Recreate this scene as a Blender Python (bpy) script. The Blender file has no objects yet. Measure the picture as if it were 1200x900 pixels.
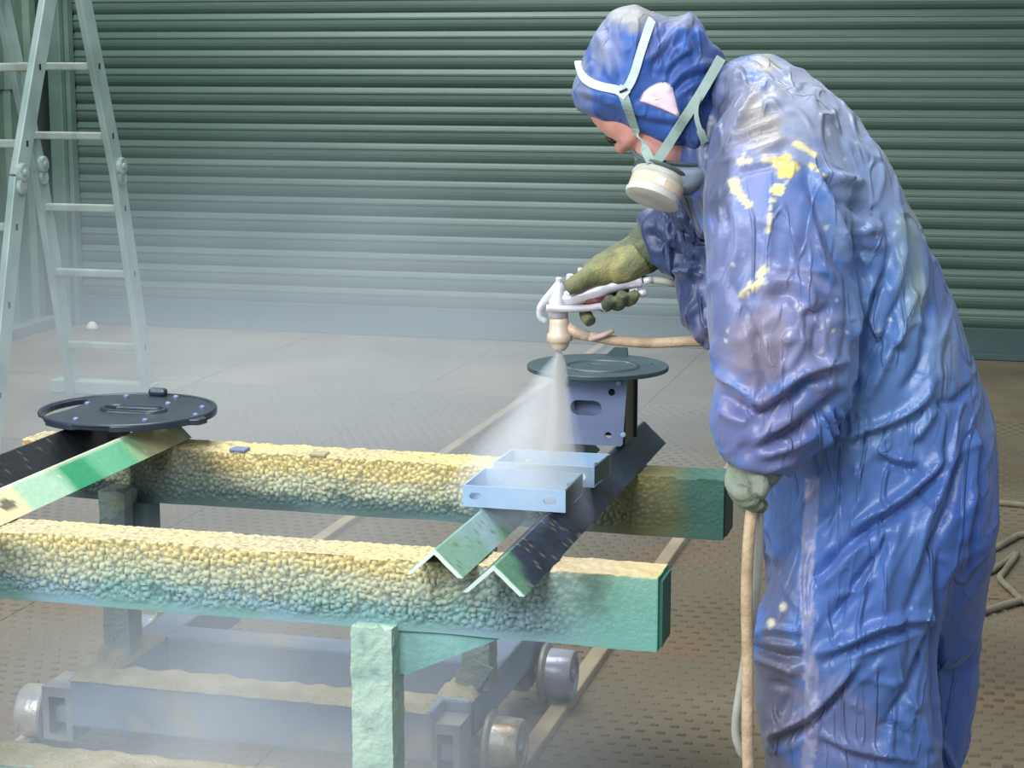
import bpy, bmesh, math, random
import numpy as np
from mathutils import Vector, Matrix, noise
random.seed(4)
SC = bpy.context.scene
COL = SC.collection

# ------------------------------------------------------------------ camera
FOC, CAMH = 2200.0, 1.4
YAW, PIT = math.atan(600 / 2233.0), math.atan(386 / 2200.0)
cam = bpy.data.cameras.new('camera'); camo = bpy.data.objects.new('camera', cam); COL.objects.link(camo)
cam.sensor_fit = 'HORIZONTAL'; cam.sensor_width = 36.0; cam.lens = FOC / 1200 * 36
camo.location = (0, 0, CAMH); camo.rotation_euler = (math.pi / 2 - PIT, 0, YAW)
cam.clip_end = 100
SC.camera = camo
# ------------------------------------------------------------------ light
w = bpy.data.worlds.new('World'); SC.world = w; w.use_nodes = True
bg = w.node_tree.nodes['Background']; bg.inputs[0].default_value = (0.80, 0.90, 1.0, 1); bg.inputs[1].default_value = 0.45


def area(name, loc, target, sx, sy, power, col):
    l = bpy.data.lights.new(name, 'AREA'); l.shape = 'RECTANGLE'; l.size = sx; l.size_y = sy
    l.energy = power; l.color = col
    o = bpy.data.objects.new(name, l); COL.objects.link(o); o.location = loc
    o.rotation_euler = (Vector(target) - Vector(loc)).to_track_quat('-Z', 'Y').to_euler()
    return o


area('skylight', (-1.5, 3.3, 4.2), (-1.2, 3.3, 0), 1.6, 2.2, 115, (1.0, 0.98, 0.94))
area('open_doorway', (-1.1, -0.8, 3.3), (-0.6, 3.0, 0.8), 1.8, 1.8, 150, (0.92, 0.96, 1.0))
area('side_fill', (-3.6, 0.6, 2.2), (-1.0, 3.2, 0.5), 1.4, 1.6, 60, (0.92, 0.96, 1.0))  # unseen fill lamp added on the left to brighten wheels and beams
area('far_skylight', (-3.4, 7.0, 4.4), (-3.2, 8.4, 0), 2.4, 1.4, 115, (0.92, 1.0, 0.97))
SC.view_settings.view_transform = 'Standard'
SC.view_settings.look = 'None'
SC.view_settings.gamma = 1.0
SC.view_settings.use_curve_mapping = False
SC.view_settings.exposure = 0.25

# ------------------------------------------------------------------ geometry of the place (metres)
cF = np.array([-math.sin(YAW), math.cos(YAW), 0.0]); cR = np.array([math.cos(YAW), math.sin(YAW), 0.0])
cZ = np.array([0, 0, 1.0]); aF = cF * math.cos(PIT) - cZ * math.sin(PIT); aU = cF * math.sin(PIT) + cZ * math.cos(PIT)
C0 = np.array([0, 0, CAMH])


def P(px, py, d):
    """world point seen at pixel (px,py), d metres away along the floor"""
    r = FOC * aF + (px - 600) * cR + (450 - py) * aU
    return C0 + r * d / np.dot(r, cF)


def project(v):
    q = v - C0; z = q @ aF
    return 600 + FOC * (q @ cR) / z, 450 - FOC * (q @ aU) / z


def lin(r, g, b):
    f = lambda c: (c / 255 / 12.92) if c / 255 <= 0.04045 else ((c / 255 + 0.055) / 1.055) ** 2.4
    return (f(r), f(g), f(b), 1.0)


# ------------------------------------------------------------------ materials
def new_mat(name):
    m = bpy.data.materials.new(name); m.use_nodes = True
    nt = m.node_tree
    return m, nt, nt.nodes['Principled BSDF']


def mat(name, col, rough=0.6, metal=0.0, col2=None, scale=8.0, bump=0.0, bscale=60.0, detail=5.0, lo=0.4, hi=0.65, stretch=(1, 1, 1), spec=0.5, coat=0.0, col3=None, scale3=30.0):
    m, nt, b = new_mat(name); N, L = nt.nodes, nt.links
    b.inputs['Roughness'].default_value = rough; b.inputs['Metallic'].default_value = metal
    b.inputs['Specular IOR Level'].default_value = spec; b.inputs['Coat Weight'].default_value = coat
    geo = N.new('ShaderNodeNewGeometry'); mp = N.new('ShaderNodeMapping'); mp.inputs['Scale'].default_value = stretch
    L.new(geo.outputs['Position'], mp.inputs['Vector'])
    if col2:
        n = N.new('ShaderNodeTexNoise'); n.inputs['Scale'].default_value = scale; n.inputs['Detail'].default_value = detail
        L.new(mp.outputs[0], n.inputs['Vector'])
        r = N.new('ShaderNodeValToRGB'); r.color_ramp.elements[0].position = lo; r.color_ramp.elements[1].position = hi
        r.color_ramp.elements[0].color = col; r.color_ramp.elements[1].color = col2
        L.new(n.outputs['Fac'], r.inputs[0]); out = r.outputs[0]
        if col3:
            n3 = N.new('ShaderNodeTexNoise'); n3.inputs['Scale'].default_value = scale3; n3.inputs['Detail'].default_value = 8
            L.new(mp.outputs[0], n3.inputs['Vector'])
            r3 = N.new('ShaderNodeValToRGB'); r3.color_ramp.elements[0].position = 0.55; r3.color_ramp.elements[1].position = 0.7
            L.new(n3.outputs['Fac'], r3.inputs[0])
            mx = N.new('ShaderNodeMixRGB'); mx.inputs[2].default_value = col3
            L.new(r3.outputs[0], mx.inputs[0]); L.new(out, mx.inputs[1]); out = mx.outputs[0]
        L.new(out, b.inputs['Base Color'])
    else:
        b.inputs['Base Color'].default_value = col
    if bump:
        n2 = N.new('ShaderNodeTexNoise'); n2.inputs['Scale'].default_value = bscale; n2.inputs['Detail'].default_value = 6
        L.new(mp.outputs[0], n2.inputs['Vector'])
        bp = N.new('ShaderNodeBump'); bp.inputs['Strength'].default_value = bump; bp.inputs['Distance'].default_value = 0.01
        L.new(n2.outputs['Fac'], bp.inputs['Height']); L.new(bp.outputs[0], b.inputs['Normal'])
    return m


def vcol_mat(name, rough=0.5, bump=0.2, bscale=250.0, spec=0.5, sheen=0.0, rnoise=0.0, metal=0.0, crease=0.0):
    m, nt, b = new_mat(name); N, L = nt.nodes, nt.links
    a = N.new('ShaderNodeAttribute'); a.attribute_name = 'Col'
    L.new(a.outputs['Color'], b.inputs['Base Color'])
    b.inputs['Roughness'].default_value = rough; b.inputs['Specular IOR Level'].default_value = spec
    b.inputs['Sheen Weight'].default_value = sheen; b.inputs['Metallic'].default_value = metal
    n2 = N.new('ShaderNodeTexNoise'); n2.inputs['Scale'].default_value = bscale; n2.inputs['Detail'].default_value = 5
    geo = N.new('ShaderNodeNewGeometry'); L.new(geo.outputs['Position'], n2.inputs['Vector'])
    bp = N.new('ShaderNodeBump'); bp.inputs['Strength'].default_value = bump; bp.inputs['Distance'].default_value = 0.006
    L.new(n2.outputs['Fac'], bp.inputs['Height']); L.new(bp.outputs[0], b.inputs['Normal'])
    if crease:
        # thin sharp creases of crumpled nylon, two directions
        prev = None
        for rot, sc_, st, wd in (((0.0, 0.55, 0.3), 6.0, (3.2, 2.0, 0.7), 0.06), ((0.0, -0.75, 0.3), 8.0, (3.0, 1.8, 0.6), 0.06), ((0.4, 1.2, 0.0), 14.0, (2.6, 1.6, 0.7), 0.07)):
            mp = N.new('ShaderNodeMapping'); mp.inputs['Rotation'].default_value = rot; mp.inputs['Scale'].default_value = st
            L.new(geo.outputs['Position'], mp.inputs['Vector'])
            n4 = N.new('ShaderNodeTexNoise'); n4.inputs['Scale'].default_value = sc_; n4.inputs['Detail'].default_value = 0.6; n4.inputs['Distortion'].default_value = 0.15
            L.new(mp.outputs[0], n4.inputs['Vector'])
            s1 = N.new('ShaderNodeMath'); s1.operation = 'SUBTRACT'; s1.inputs[1].default_value = 0.5; L.new(n4.outputs['Fac'], s1.inputs[0])
            s2 = N.new('ShaderNodeMath'); s2.operation = 'ABSOLUTE'; L.new(s1.outputs[0], s2.inputs[0])
            s3 = N.new('ShaderNodeMapRange'); s3.interpolation_type = 'SMOOTHSTEP'; s3.inputs[1].default_value = 0.0; s3.inputs[2].default_value = wd; s3.inputs[3].default_value = 1; s3.inputs[4].default_value = 0
            L.new(s2.outputs[0], s3.inputs[0])
            # only in places
            nm = N.new('ShaderNodeTexNoise'); nm.inputs['Scale'].default_value = sc_ * 0.9; nm.inputs['Detail'].default_value = 1; L.new(geo.outputs['Position'], nm.inputs['Vector'])
            mm = N.new('ShaderNodeMapRange'); mm.interpolation_type = 'SMOOTHSTEP'; mm.inputs[1].default_value = 0.42; mm.inputs[2].default_value = 0.62; L.new(nm.outputs['Fac'], mm.inputs[0])
            ml = N.new('ShaderNodeMath'); ml.operation = 'MULTIPLY'; L.new(s3.outputs[0], ml.inputs[0]); L.new(mm.outputs[0], ml.inputs[1])
            m5 = N.new('ShaderNodeMath'); m5.operation = 'MULTIPLY'; m5.inputs[1].default_value = 6.0 / sc_; L.new(ml.outputs[0], m5.inputs[0])
            if prev is None: prev = m5
            else:
                ad = N.new('ShaderNodeMath'); ad.operation = 'ADD'; L.new(prev.outputs[0], ad.inputs[0]); L.new(m5.outputs[0], ad.inputs[1]); prev = ad
        b2 = N.new('ShaderNodeBump'); b2.inputs['Strength'].default_value = 1.0; b2.inputs['Distance'].default_value = crease
        L.new(prev.outputs[0], b2.inputs['Height']); L.new(bp.outputs[0], b2.inputs['Normal']); L.new(b2.outputs[0], b.inputs['Normal'])
    if rnoise:
        mr = N.new('ShaderNodeMapRange'); mr.inputs['To Min'].default_value = rough - rnoise; mr.inputs['To Max'].default_value = rough + rnoise
        n3 = N.new('ShaderNodeTexNoise'); n3.inputs['Scale'].default_value = 14
        L.new(geo.outputs['Position'], n3.inputs['Vector']); L.new(n3.outputs['Fac'], mr.inputs[0]); L.new(mr.outputs[0], b.inputs['Roughness'])
    return m


M = {}
M['slat'] = mat('shutter_green', lin(68, 92, 83), 0.42, 0.0, lin(84, 106, 96), 2.2, 0.06, 40, stretch=(0.25, 1, 3), lo=0.35, hi=0.7, spec=0.6)
M['rail_dark'] = mat('shutter_bottom', lin(52, 76, 76), 0.6, 0.0, lin(66, 90, 90), 3, stretch=(0.4, 1, 2))
M['sheet'] = mat('wall_sheet', lin(84, 108, 96), 0.55, 0.0, lin(104, 126, 114), 3, 0.05, 30)
M['trim'] = mat('trim_green', lin(80, 108, 96), 0.5, 0.0, lin(98, 120, 112), 5)
M['wall'] = mat('wall_plain', lin(80, 96, 90), 0.8)
M['base'] = mat('kerb', lin(120, 132, 134), 0.7, 0.0, lin(100, 112, 112), 6)
M['floor'] = mat('floor_dust', lin(120, 112, 94), 0.85, 0.0, lin(146, 140, 126), 1.6, 0.2, 90, detail=8, lo=0.35, hi=0.68, col3=lin(112, 90, 62), scale3=2.6)
M['plate'] = mat('floor_plate', lin(88, 79, 61), 0.8, 0.0, lin(118, 108, 88), 1.3, 0.25, 110, detail=9, lo=0.32, hi=0.68, col3=lin(116, 92, 62), scale3=1.9)
M['plate2'] = mat('floor_plate_smooth', lin(96, 86, 67), 0.85, 0.0, lin(130, 119, 97), 1.7, 0.2, 80, detail=9, lo=0.35, hi=0.65, col3=lin(104, 84, 60), scale3=2.3)
M['lug'] = mat('tread_lug', lin(82, 75, 60), 0.75, 0.0, lin(108, 99, 82), 2.0, lo=0.4, hi=0.62)
M['alu'] = mat('dusty_aluminium', lin(162, 184, 180), 0.5, 0.2, lin(138, 160, 156), 5, 0.05, 60)
M['alu_rung'] = mat('rung_aluminium', lin(168, 182, 174), 0.5, 0.2, lin(138, 150, 140), 9)
M['black'] = mat('dark_hole', lin(16, 18, 20), 0.8)
M['hinge'] = mat('hinge_zinc', lin(168, 188, 182), 0.5, 0.2, lin(122, 140, 134), 25)
M['crust'] = vcol_mat('overspray_crust', 0.55, 0.25, 300)
M['legm'] = mat('leg_pale_green', lin(160, 190, 174), 0.75, 0.0, lin(182, 206, 190), 12, 0.35, 120, lo=0.35, hi=0.6, col3=lin(120, 150, 150), scale3=20)
M['legd'] = mat('leg_grey_green', lin(104, 122, 122), 0.75, 0.0, lin(126, 140, 134), 14, 0.6, 110, col3=lin(150, 150, 118), scale3=24)
M['gus'] = mat('gusset_teal', lin(110, 160, 158), 0.7, 0.0, lin(138, 182, 178), 10, 0.3, 120)
M['troll'] = mat('trolley_blue_grey', lin(100, 118, 148), 0.75, 0.0, lin(124, 138, 162), 5, 0.3, 90, col3=lin(150, 142, 120), scale3=7)
M['crud'] = mat('trolley_crust', lin(150, 142, 112), 0.9, 0.0, lin(168, 162, 140), 16, 0.8, 140)
M['wheelm'] = mat('wheel_worn_steel', lin(176, 182, 184), 0.35, 0.55, lin(196, 190, 176), 12, 0.2, 60, col3=lin(150, 130, 104), scale3=16)
M['wheels'] = mat('wheel_bright_steel', lin(172, 178, 196), 0.3, 0.3, lin(140, 146, 164), 12, 0.1, 60)
M['flange'] = mat('wheel_flange', lin(128, 132, 134), 0.5, 0.3, lin(156, 156, 150), 14)
M['railm'] = mat('rail_dusty', lin(168, 154, 128), 0.8, 0.0, lin(142, 130, 108), 6, 0.3, 90)
M['pblack'] = mat('wet_black_paint', lin(24, 30, 34), 0.3, 0.0, lin(36, 44, 50), 9, 0.1, 90)
M['pnavy'] = mat('wet_navy_paint', lin(46, 56, 70), 0.32, 0.1, lin(36, 44, 58), 14, 0.05, 90)
M['disc'] = mat('disc_slate', lin(52, 70, 78), 0.38, 0.1, lin(66, 86, 92), 7, 0.05, 60)
M['stand'] = mat('stand_steel_blue', lin(112, 124, 158), 0.45, 0.1, lin(128, 138, 170), 7, 0.1, 60)
M['brk'] = mat('bracket_pale_blue', lin(150, 178, 208), 0.5, 0.0, lin(168, 194, 218), 10)
M['brkd'] = mat('bracket_dark_green', lin(58, 80, 78), 0.45, 0.0, lin(80, 100, 94), 10)
M['gun'] = mat('gun_polished', lin(226, 226, 234), 0.3, 0.3, lin(210, 204, 208), 20)
M['guncap'] = mat('gun_dusty_cream', lin(222, 204, 182), 0.5, 0.1, lin(206, 178, 152), 30)
M['gunred'] = mat('gun_red_grip', lin(92, 44, 46), 0.5)
M['hose'] = mat('hose_tan', lin(196, 172, 140), 0.6, 0.0, lin(170, 146, 116), 30, 0.3, 120)
M['hosep'] = mat('hose_pinkish', lin(190, 168, 156), 0.6, 0.0, lin(176, 152, 138), 20)
M['hoseg'] = mat('hose_grey', lin(168, 168, 160), 0.6, 0.0, lin(150, 148, 138), 20)
M['hosef'] = mat('hose_dusty', lin(128, 122, 104), 0.8, 0.0, lin(108, 104, 88), 9)
M['strap'] = mat('strap_sage', lin(160, 182, 172), 0.7, 0.0, lin(146, 168, 158), 30)
M['cradle'] = mat('cradle_pale', lin(200, 214, 210), 0.5, 0.0, lin(186, 200, 196), 30)
M['mask'] = mat('mask_grey', lin(132, 146, 160), 0.45, 0.0, lin(110, 124, 136), 20)
M['maskrim'] = mat('mask_dark_rim', lin(78, 92, 90), 0.6)
M['filt'] = mat('filter_white', lin(206, 206, 196), 0.6, 0.0, lin(184, 184, 170), 30)
M['label'] = mat('filter_label', lin(214, 190, 176), 0.6, 0.0, lin(226, 212, 170), 60)
M['white'] = mat('white_print', lin(240, 240, 240), 0.6)
M['earp'] = mat('ear_patch', lin(232, 206, 216), 0.8, 0.0, lin(240, 222, 228), 30)
M['skin'] = mat('skin', lin(216, 150, 138), 0.5, 0.0, lin(226, 168, 154), 30)
M['lash'] = mat('eyelash', lin(30, 22, 24), 0.6)
M['eye'] = mat('eye_white', lin(220, 214, 208), 0.3)
M['glove'] = mat('glove_olive', lin(66, 78, 62), 0.7, 0.0, lin(112, 116, 80), 14, 0.3, 220, col3=lin(146, 142, 92), scale3=18)
M['gloveg'] = mat('glove_sage', lin(134, 142, 124), 0.75, 0.0, lin(112, 122, 108), 18, 0.3, 220)
M['boot'] = mat('boot_black', lin(30, 30, 30), 0.6)
M['suit'] = vcol_mat('coverall_blue', 0.38, 0.12, 120, spec=0.5, sheen=0.1, rnoise=0.06, crease=0.0042)
M['hoodm'] = vcol_mat('hood_blue', 0.5, 0.12, 120, spec=0.4, sheen=0.1, crease=0.003)
M['scrap'] = mat('scrap_white', lin(208, 206, 196), 0.6)

# ------------------------------------------------------------------ object helpers
WLOC = {}


def tag(o, label=None, cat=None, group=None, kind=None):
    if label: o['label'] = label
    if cat: o['category'] = cat
    if group: o['group'] = group
    if kind: o['kind'] = kind
    return o


def empty(name, loc, label=None, cat=None, group=None, kind=None):
    o = bpy.data.objects.new(name, None); COL.objects.link(o); o.location = loc; o.empty_display_size = 0.05
    WLOC[o.name] = np.array(loc, float)
    return tag(o, label, cat, group, kind)


def mesh(name, V, Fc, m, parent=None, smooth=False, origin=None, bevel=0.0, kind=None, fix=True):
    V = np.asarray(V, float)
    c = np.array(origin if origin is not None else (V.min(0) + V.max(0)) / 2, float)
    me = bpy.data.meshes.new(name); me.from_pydata([tuple(v) for v in (V - c)], [], [tuple(f) for f in Fc])
    if fix:
        bm = bmesh.new(); bm.from_mesh(me); bmesh.ops.recalc_face_normals(bm, faces=bm.faces); bm.to_mesh(me); bm.free()
    me.materials.append(m)
    if smooth:
        me.polygons.foreach_set('use_smooth', [True] * len(me.polygons))
    o = bpy.data.objects.new(name, me); COL.objects.link(o)
    WLOC[o.name] = c
    if parent is not None:
        o.parent = parent; o.location = c - WLOC[parent.name]
    else:
        o.location = c
    if bevel:
        b = o.modifiers.new('bevel', 'BEVEL'); b.width = bevel; b.segments = 2; b.limit_method = 'ANGLE'
        o.data.polygons.foreach_set('use_smooth', [False] * len(o.data.polygons))
    if kind: o['kind'] = kind
    return o


class G:
    """collects verts and faces of one mesh"""
    def __init__(s): s.V = []; s.F = []

    def add(s, V, Fc):
        k = len(s.V); s.V += [tuple(v) for v in V]; s.F += [tuple(i + k for i in f) for f in Fc]; return s

    def box(s, lo, hi):
        x0, y0, z0 = lo; x1, y1, z1 = hi
        return s.add([(x0, y0, z0), (x1, y0, z0), (x1, y1, z0), (x0, y1, z0), (x0, y0, z1), (x1, y0, z1), (x1, y1, z1), (x0, y1, z1)],
                     [(0, 3, 2, 1), (4, 5, 6, 7), (0, 1, 5, 4), (1, 2, 6, 5), (2, 3, 7, 6), (3, 0, 4, 7)])

    def obar(s, a, b, side, w_, t):
        """rectangular bar from a to b; side = direction of its width w_, t its thickness"""
        a = np.array(a, float); b = np.array(b, float); d = b - a; d /= np.linalg.norm(d)
        sd = np.array(side, float); sd -= d * (sd @ d); sd /= np.linalg.norm(sd); n = np.cross(d, sd)
        V = []
        for q in (a, b):
            for i, j in ((-1, -1), (1, -1), (1, 1), (-1, 1)):
                V.append(q + sd * i * w_ / 2 + n * j * t / 2)
        return s.add(V, [(3, 2, 1, 0), (4, 5, 6, 7), (0, 1, 5, 4), (1, 2, 6, 5), (2, 3, 7, 6), (3, 0, 4, 7)])

    def rings(s, R_, caps=True, closed=False):
        n = len(R_[0]); k = len(s.V)
        for r in R_: s.V += [tuple(v) for v in r]
        m = len(R_)
        for i in range(m if closed else m - 1):
            for j in range(n):
                a = k + i * n + j; b = k + i * n + (j + 1) % n; i2 = (i + 1) % m
                c = k + i2 * n + (j + 1) % n; d = k + i2 * n + j
                s.F.append((a, b, c, d))
        if caps and not closed:
            for i, rev in ((0, True), (m - 1, False)):
                cen = np.mean(np.array(R_[i]), 0); s.V.append(tuple(cen)); ci = len(s.V) - 1
                for j in range(n):
                    a = k + i * n + j; b = k + i * n + (j + 1) % n
                    s.F.append((b, a, ci) if rev else (a, b, ci))
        return s

    def tube(s, pts, rad, n=10, caps=True):
        pts = [np.array(p, float) for p in pts]
        rad = rad if hasattr(rad, '__len__') else [rad] * len(pts)
        R_ = []; ref = None
        for i, p in enumerate(pts):
            t = pts[min(i + 1, len(pts) - 1)] - pts[max(i - 1, 0)]; t /= np.linalg.norm(t)
            if ref is None:
                ref = np.cross(t, (0, 0, 1.0)) if abs(t[2]) < 0.9 else np.cross(t, (0, 1.0, 0))
            ref = ref - t * (ref @ t); ref /= np.linalg.norm(ref); u = np.cross(t, ref)
            rr = rad[i]; ra, rb = rr if hasattr(rr, '__len__') else (rr, rr)
            R_.append([p + ref * ra * math.cos(2 * math.pi * j / n) + u * rb * math.sin(2 * math.pi * j / n) for j in range(n)])
        return s.rings(R_, caps)

    def lathe(s, a, axis, prof, n=28):
        """prof: list of (t along axis, radius)"""
        a = np.array(a, float); ax = np.array(axis, float); ax /= np.linalg.norm(ax)
        u = np.cross(ax, (0, 0, 1.0)) if abs(ax[2]) < 0.9 else np.cross(ax, (0, 1.0, 0)); u /= np.linalg.norm(u); v = np.cross(ax, u)
        R_ = [[a + ax * t + u * r * math.cos(2 * math.pi * j / n) + v * r * math.sin(2 * math.pi * j / n) for j in range(n)] for t, r in prof]
        return s.rings(R_, True)

    def obj(s, name, m, parent=None, **k): return mesh(name, s.V, s.F, m, parent, **k)


def smooth_path(pts, k=6):
    pts = [np.array(p, float) for p in pts]; out = []
    for i in range(len(pts) - 1):
        p0 = pts[max(i - 1, 0)]; p1 = pts[i]; p2 = pts[i + 1]; p3 = pts[min(i + 2, len(pts) - 1)]
        for j in range(k):
            t = j / k
            out.append(0.5 * ((2 * p1) + (-p0 + p2) * t + (2 * p0 - 5 * p1 + 4 * p2 - p3) * t * t + (-p0 + 3 * p1 - 3 * p2 + p3) * t ** 3))
    out.append(pts[-1]); return out


def plate_with_holes(outer, holes, t):
    """2-D outline (ccw) with holes -> verts (u,v,w), faces, thickness t centred on w=0; made with a triangle fill"""
    bm = bmesh.new(); edges = []
    for loop in [outer] + holes:
        vs = [bm.verts.new((x, y, 0)) for x, y in loop]
        edges += [bm.edges.new((vs[i], vs[(i + 1) % len(vs)])) for i in range(len(vs))]
    bmesh.ops.triangle_fill(bm, use_beauty=True, use_dissolve=False, edges=edges)
    r = bmesh.ops.extrude_face_region(bm, geom=list(bm.faces))
    for v in r['geom']:
        if isinstance(v, bmesh.types.BMVert): v.co.z += t
    bm.verts.index_update()
    V = [(v.co.x, v.co.y, v.co.z - t / 2) for v in bm.verts]; Fc = [[v.index for v in f.verts] for f in bm.faces]
    bm.free(); return V, Fc


def circ(cx, cy, r, n=16, ry=None): return [(cx + r * math.cos(2 * math.pi * i / n), cy + (ry or r) * math.sin(2 * math.pi * i / n)) for i in range(n)]


def slot(cx, cy, l, wd, n=6):
    h = l / 2 - wd / 2; r = wd / 2
    return [(cx + h + r * math.cos(a), cy + r * math.sin(a)) for a in [math.pi * (i / n - 0.5) for i in range(n + 1)]] + \
           [(cx - h + r * math.cos(a), cy + r * math.sin(a)) for a in [math.pi * (i / n + 0.5) for i in range(n + 1)]]


def place(V, o, ex, ey, ez):
    o, ex, ey, ez = (np.array(q, float) for q in (o, ex, ey, ez))
    return [o + ex * x + ey * y + ez * z for x, y, z in V]


def setcol(o, cols):
    at = o.data.color_attributes.new('Col', 'FLOAT_COLOR', 'POINT')
    c = np.ones((len(o.data.vertices), 4), np.float32); c[:, :3] = cols
    at.data.foreach_set('color', c.ravel())


def dup(o, name, shift):
    c = o.copy(); c.name = name; COL.objects.link(c); c.location = Vector(o.location) + Vector(shift)
    WLOC[c.name] = WLOC[o.name] + np.array(shift); return c


# ================================================================== THE SETTING
# floor: a base slab, steel plates laid on it, and rows of small raised lugs
XL, XRT, YN, YB = -4.86, 2.4, -1.5, 8.94
fl = G().box((-6.0, YN, -0.15), (3.6, 9.6, -0.012)).obj('floor', M['floor'], kind='structure')
px_edges = [-4.84, -3.42, -2.42, -1.42, -0.42, 0.58, 1.58, 2.4]
py_edges = [-1.5, 0.1, 1.7, 3.3, 4.9, 6.1, 7.42, 8.9]
for i in range(len(px_edges) - 1):
    for j in range(len(py_edges) - 1):
        g_ = 0.003; dz = random.uniform(-0.0025, 0.0)
        treaded = py_edges[j] < 7.4 and px_edges[i] > -3.5
        G().box((px_edges[i] + g_, py_edges[j] + g_, -0.0125), (px_edges[i + 1] - g_, py_edges[j + 1] - g_, dz)).obj(
            'floor_plate', M['plate'] if treaded else M['plate2'], fl)
lv, lf = [], []
pit = 0.044
jj = 0
for jy in np.arange(2.6, 7.38, pit):
    jj += 1
    for jx in np.arange(-3.40, 0.9, pit):
        x = jx + (pit / 2 if jj % 2 else 0)
        # what the photograph shows: right of the camera axis only the wedge in view
        if x > 0.12 + 0.03 * (jy - 3) + 0.25: continue
        if x < -0.62 * jy - 0.2: continue
        a, b = 0.0115, 0.008
        k = len(lv)
        lv += [(x - a, jy - b, -0.002), (x + a, jy - b, -0.002), (x + a, jy + b, -0.002), (x - a, jy + b, -0.002),
               (x - a * .6, jy - b * .5, 0.0022), (x + a * .6, jy - b * .5, 0.0022), (x + a * .6, jy + b * .5, 0.0022), (x - a * .6, jy + b * .5, 0.0022)]
        lf += [(k + 4, k + 5, k + 6, k + 7), (k, k + 1, k + 5, k + 4), (k + 1, k + 2, k + 6, k + 5), (k + 2, k + 3, k + 7, k + 6), (k + 3, k, k + 4, k + 7)]
mesh('tread_lugs', lv, lf, M['lug'], fl, kind='stuff', fix=False)

# roller shutter door on the far side: every lath its own piece
door = empty('door_1', (-1.3, YB, 0), kind='structure')
prof = [(0.0, -0.003), (0.03, -0.008), (0.10, -0.013), (0.22, -0.019), (0.38, -0.022), (0.52, -0.022), (0.60, -0.020), (0.63, -0.026), (0.69, -0.026), (0.72, -0.019), (0.86, -0.013), (0.95, -0.008), (1.0, -0.003)]
SP = 0.0913
xa, xb = -4.74, XRT
pv, pf = [], []
for x in (xa, xb):
    pv += [(x, YB + y, z * SP) for z, y in prof]
n_ = len(prof)
for i in range(n_ - 1): pf.append((i, i + 1, n_ + i + 1, n_ + i))
s0 = mesh('slat', pv, pf, M['slat'], door, fix=False)
base_loc = Vector(s0.location)
for k in range(27):
    o = s0 if k == 0 else s0.copy()
    if k: COL.objects.link(o)
    o.location = base_loc + Vector((0, random.uniform(-0.002, 0.002), 0.146 + k * SP))
G().box((xa, YB - 0.030, 0.0), (xb, YB + 0.01, 0.148)).obj('bottom_rail', M['rail_dark'], door, bevel=0.004)
G().box((xa, YB - 0.042, 0.0), (xb, YB - 0.0305, 0.03)).obj('bottom_seal', M['rail_dark'], door, bevel=0.003)
G().box((-6.0, YB + 0.06, -0.01), (3.6, YB + 0.2, 2.9)).obj('wall_back', M['wall'], kind='structure')
# guide posts left of the shutter
G().box((-4.83, 8.80, 0), (-4.755, 8.94, 2.6)).obj('trim_1', M['trim'], kind='structure', bevel=0.004)
G().box((-4.752, 8.84, 0), (-4.728, 8.90, 2.6)).obj('trim_2', M['trim'], kind='structure', bevel=0.003)
# left wall of box-rib sheets, lower course and upper course
wl = G().box((-5.0, 2.0, 0.0), (-4.92, 9.0, 2.7)).obj('wall_left', M['wall'], kind='structure')


def rib_sheet(y0, y1, z0, z1, xoff):
    rp = []
    y = y0; pitch = 0.2
    while y < y1 - 0.01:
        for dy, dx in ((0, 0), (0.07, 0), (0.09, 0.03), (0.15, 0.03), (0.17, 0.0)):
            if y + dy <= y1: rp.append((y + dy, dx))
        y += pitch
    rp.append((y1, 0))
    V = [(-4.9 + xoff + dx, yy, z) for z in (z0, z1) for yy, dx in rp]; n = len(rp)
    return mesh('wall_sheet', V, [(i, i + 1, n + i + 1, n + i) for i in range(n - 1)], M['sheet'], wl, fix=False)


for y0, y1 in ((5.8, 6.8), (6.8, 7.8), (7.8, 8.8)):
    rib_sheet(y0, y1, 0.05, 1.27, 0.0); rib_sheet(y0, y1, 1.23, 2.7, 0.012)
G().box((-4.90, 5.8, 0), (-4.80, 8.8, 0.055)).obj('baseboard_left', M['base'], kind='structure', bevel=0.006)

# rails let into the floor
for x, y0, y1, lab in ((-0.905, 1.0, 8.86, 'dusty steel rail on the floor, under the bright wheels nearer the painter'),
                       (-1.915, 1.0, 8.86, 'dusty steel rail on the floor, running back behind the flat round plates to the shutter')):
    g = G().box((x - 0.019, y0, -0.01), (x + 0.019, y1, 0.02))
    o = g.obj('rail', M['railm'], bevel=0.004); tag(o, lab, 'rail', 'rails of the trolley track')

# ================================================================== RAIL TROLLEY
tr = empty('rail_trolley', (-1.42, 3.3, 0.02), 'low blue-grey rail trolley with crossbeams and steel flanged wheels under the paint rack', 'trolley')


def channel_x(x0, x1, y0, y1, z0, z1, name, m, crusty):
    o = G().box((x0, y0, z0), (x1, y1, z1)).obj(name, m, tr, bevel=0.006); return o


channel_x(-1.768, -1.015, 3.205, 3.285, 0.085, 0.188, 'crossbeam', M['troll'], 1)
channel_x(-1.70, -1.03, 3.50, 3.58, 0.09, 0.188, 'crossbeam', M['troll'], 1)
for x0, x1 in ((-1.78, -1.70), (-1.035, -0.965)):
    G().box((x0, 3.285, 0.10), (x1, 3.90, 0.186)).obj('side_beam', M['troll'], tr, bevel=0.006)


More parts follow.
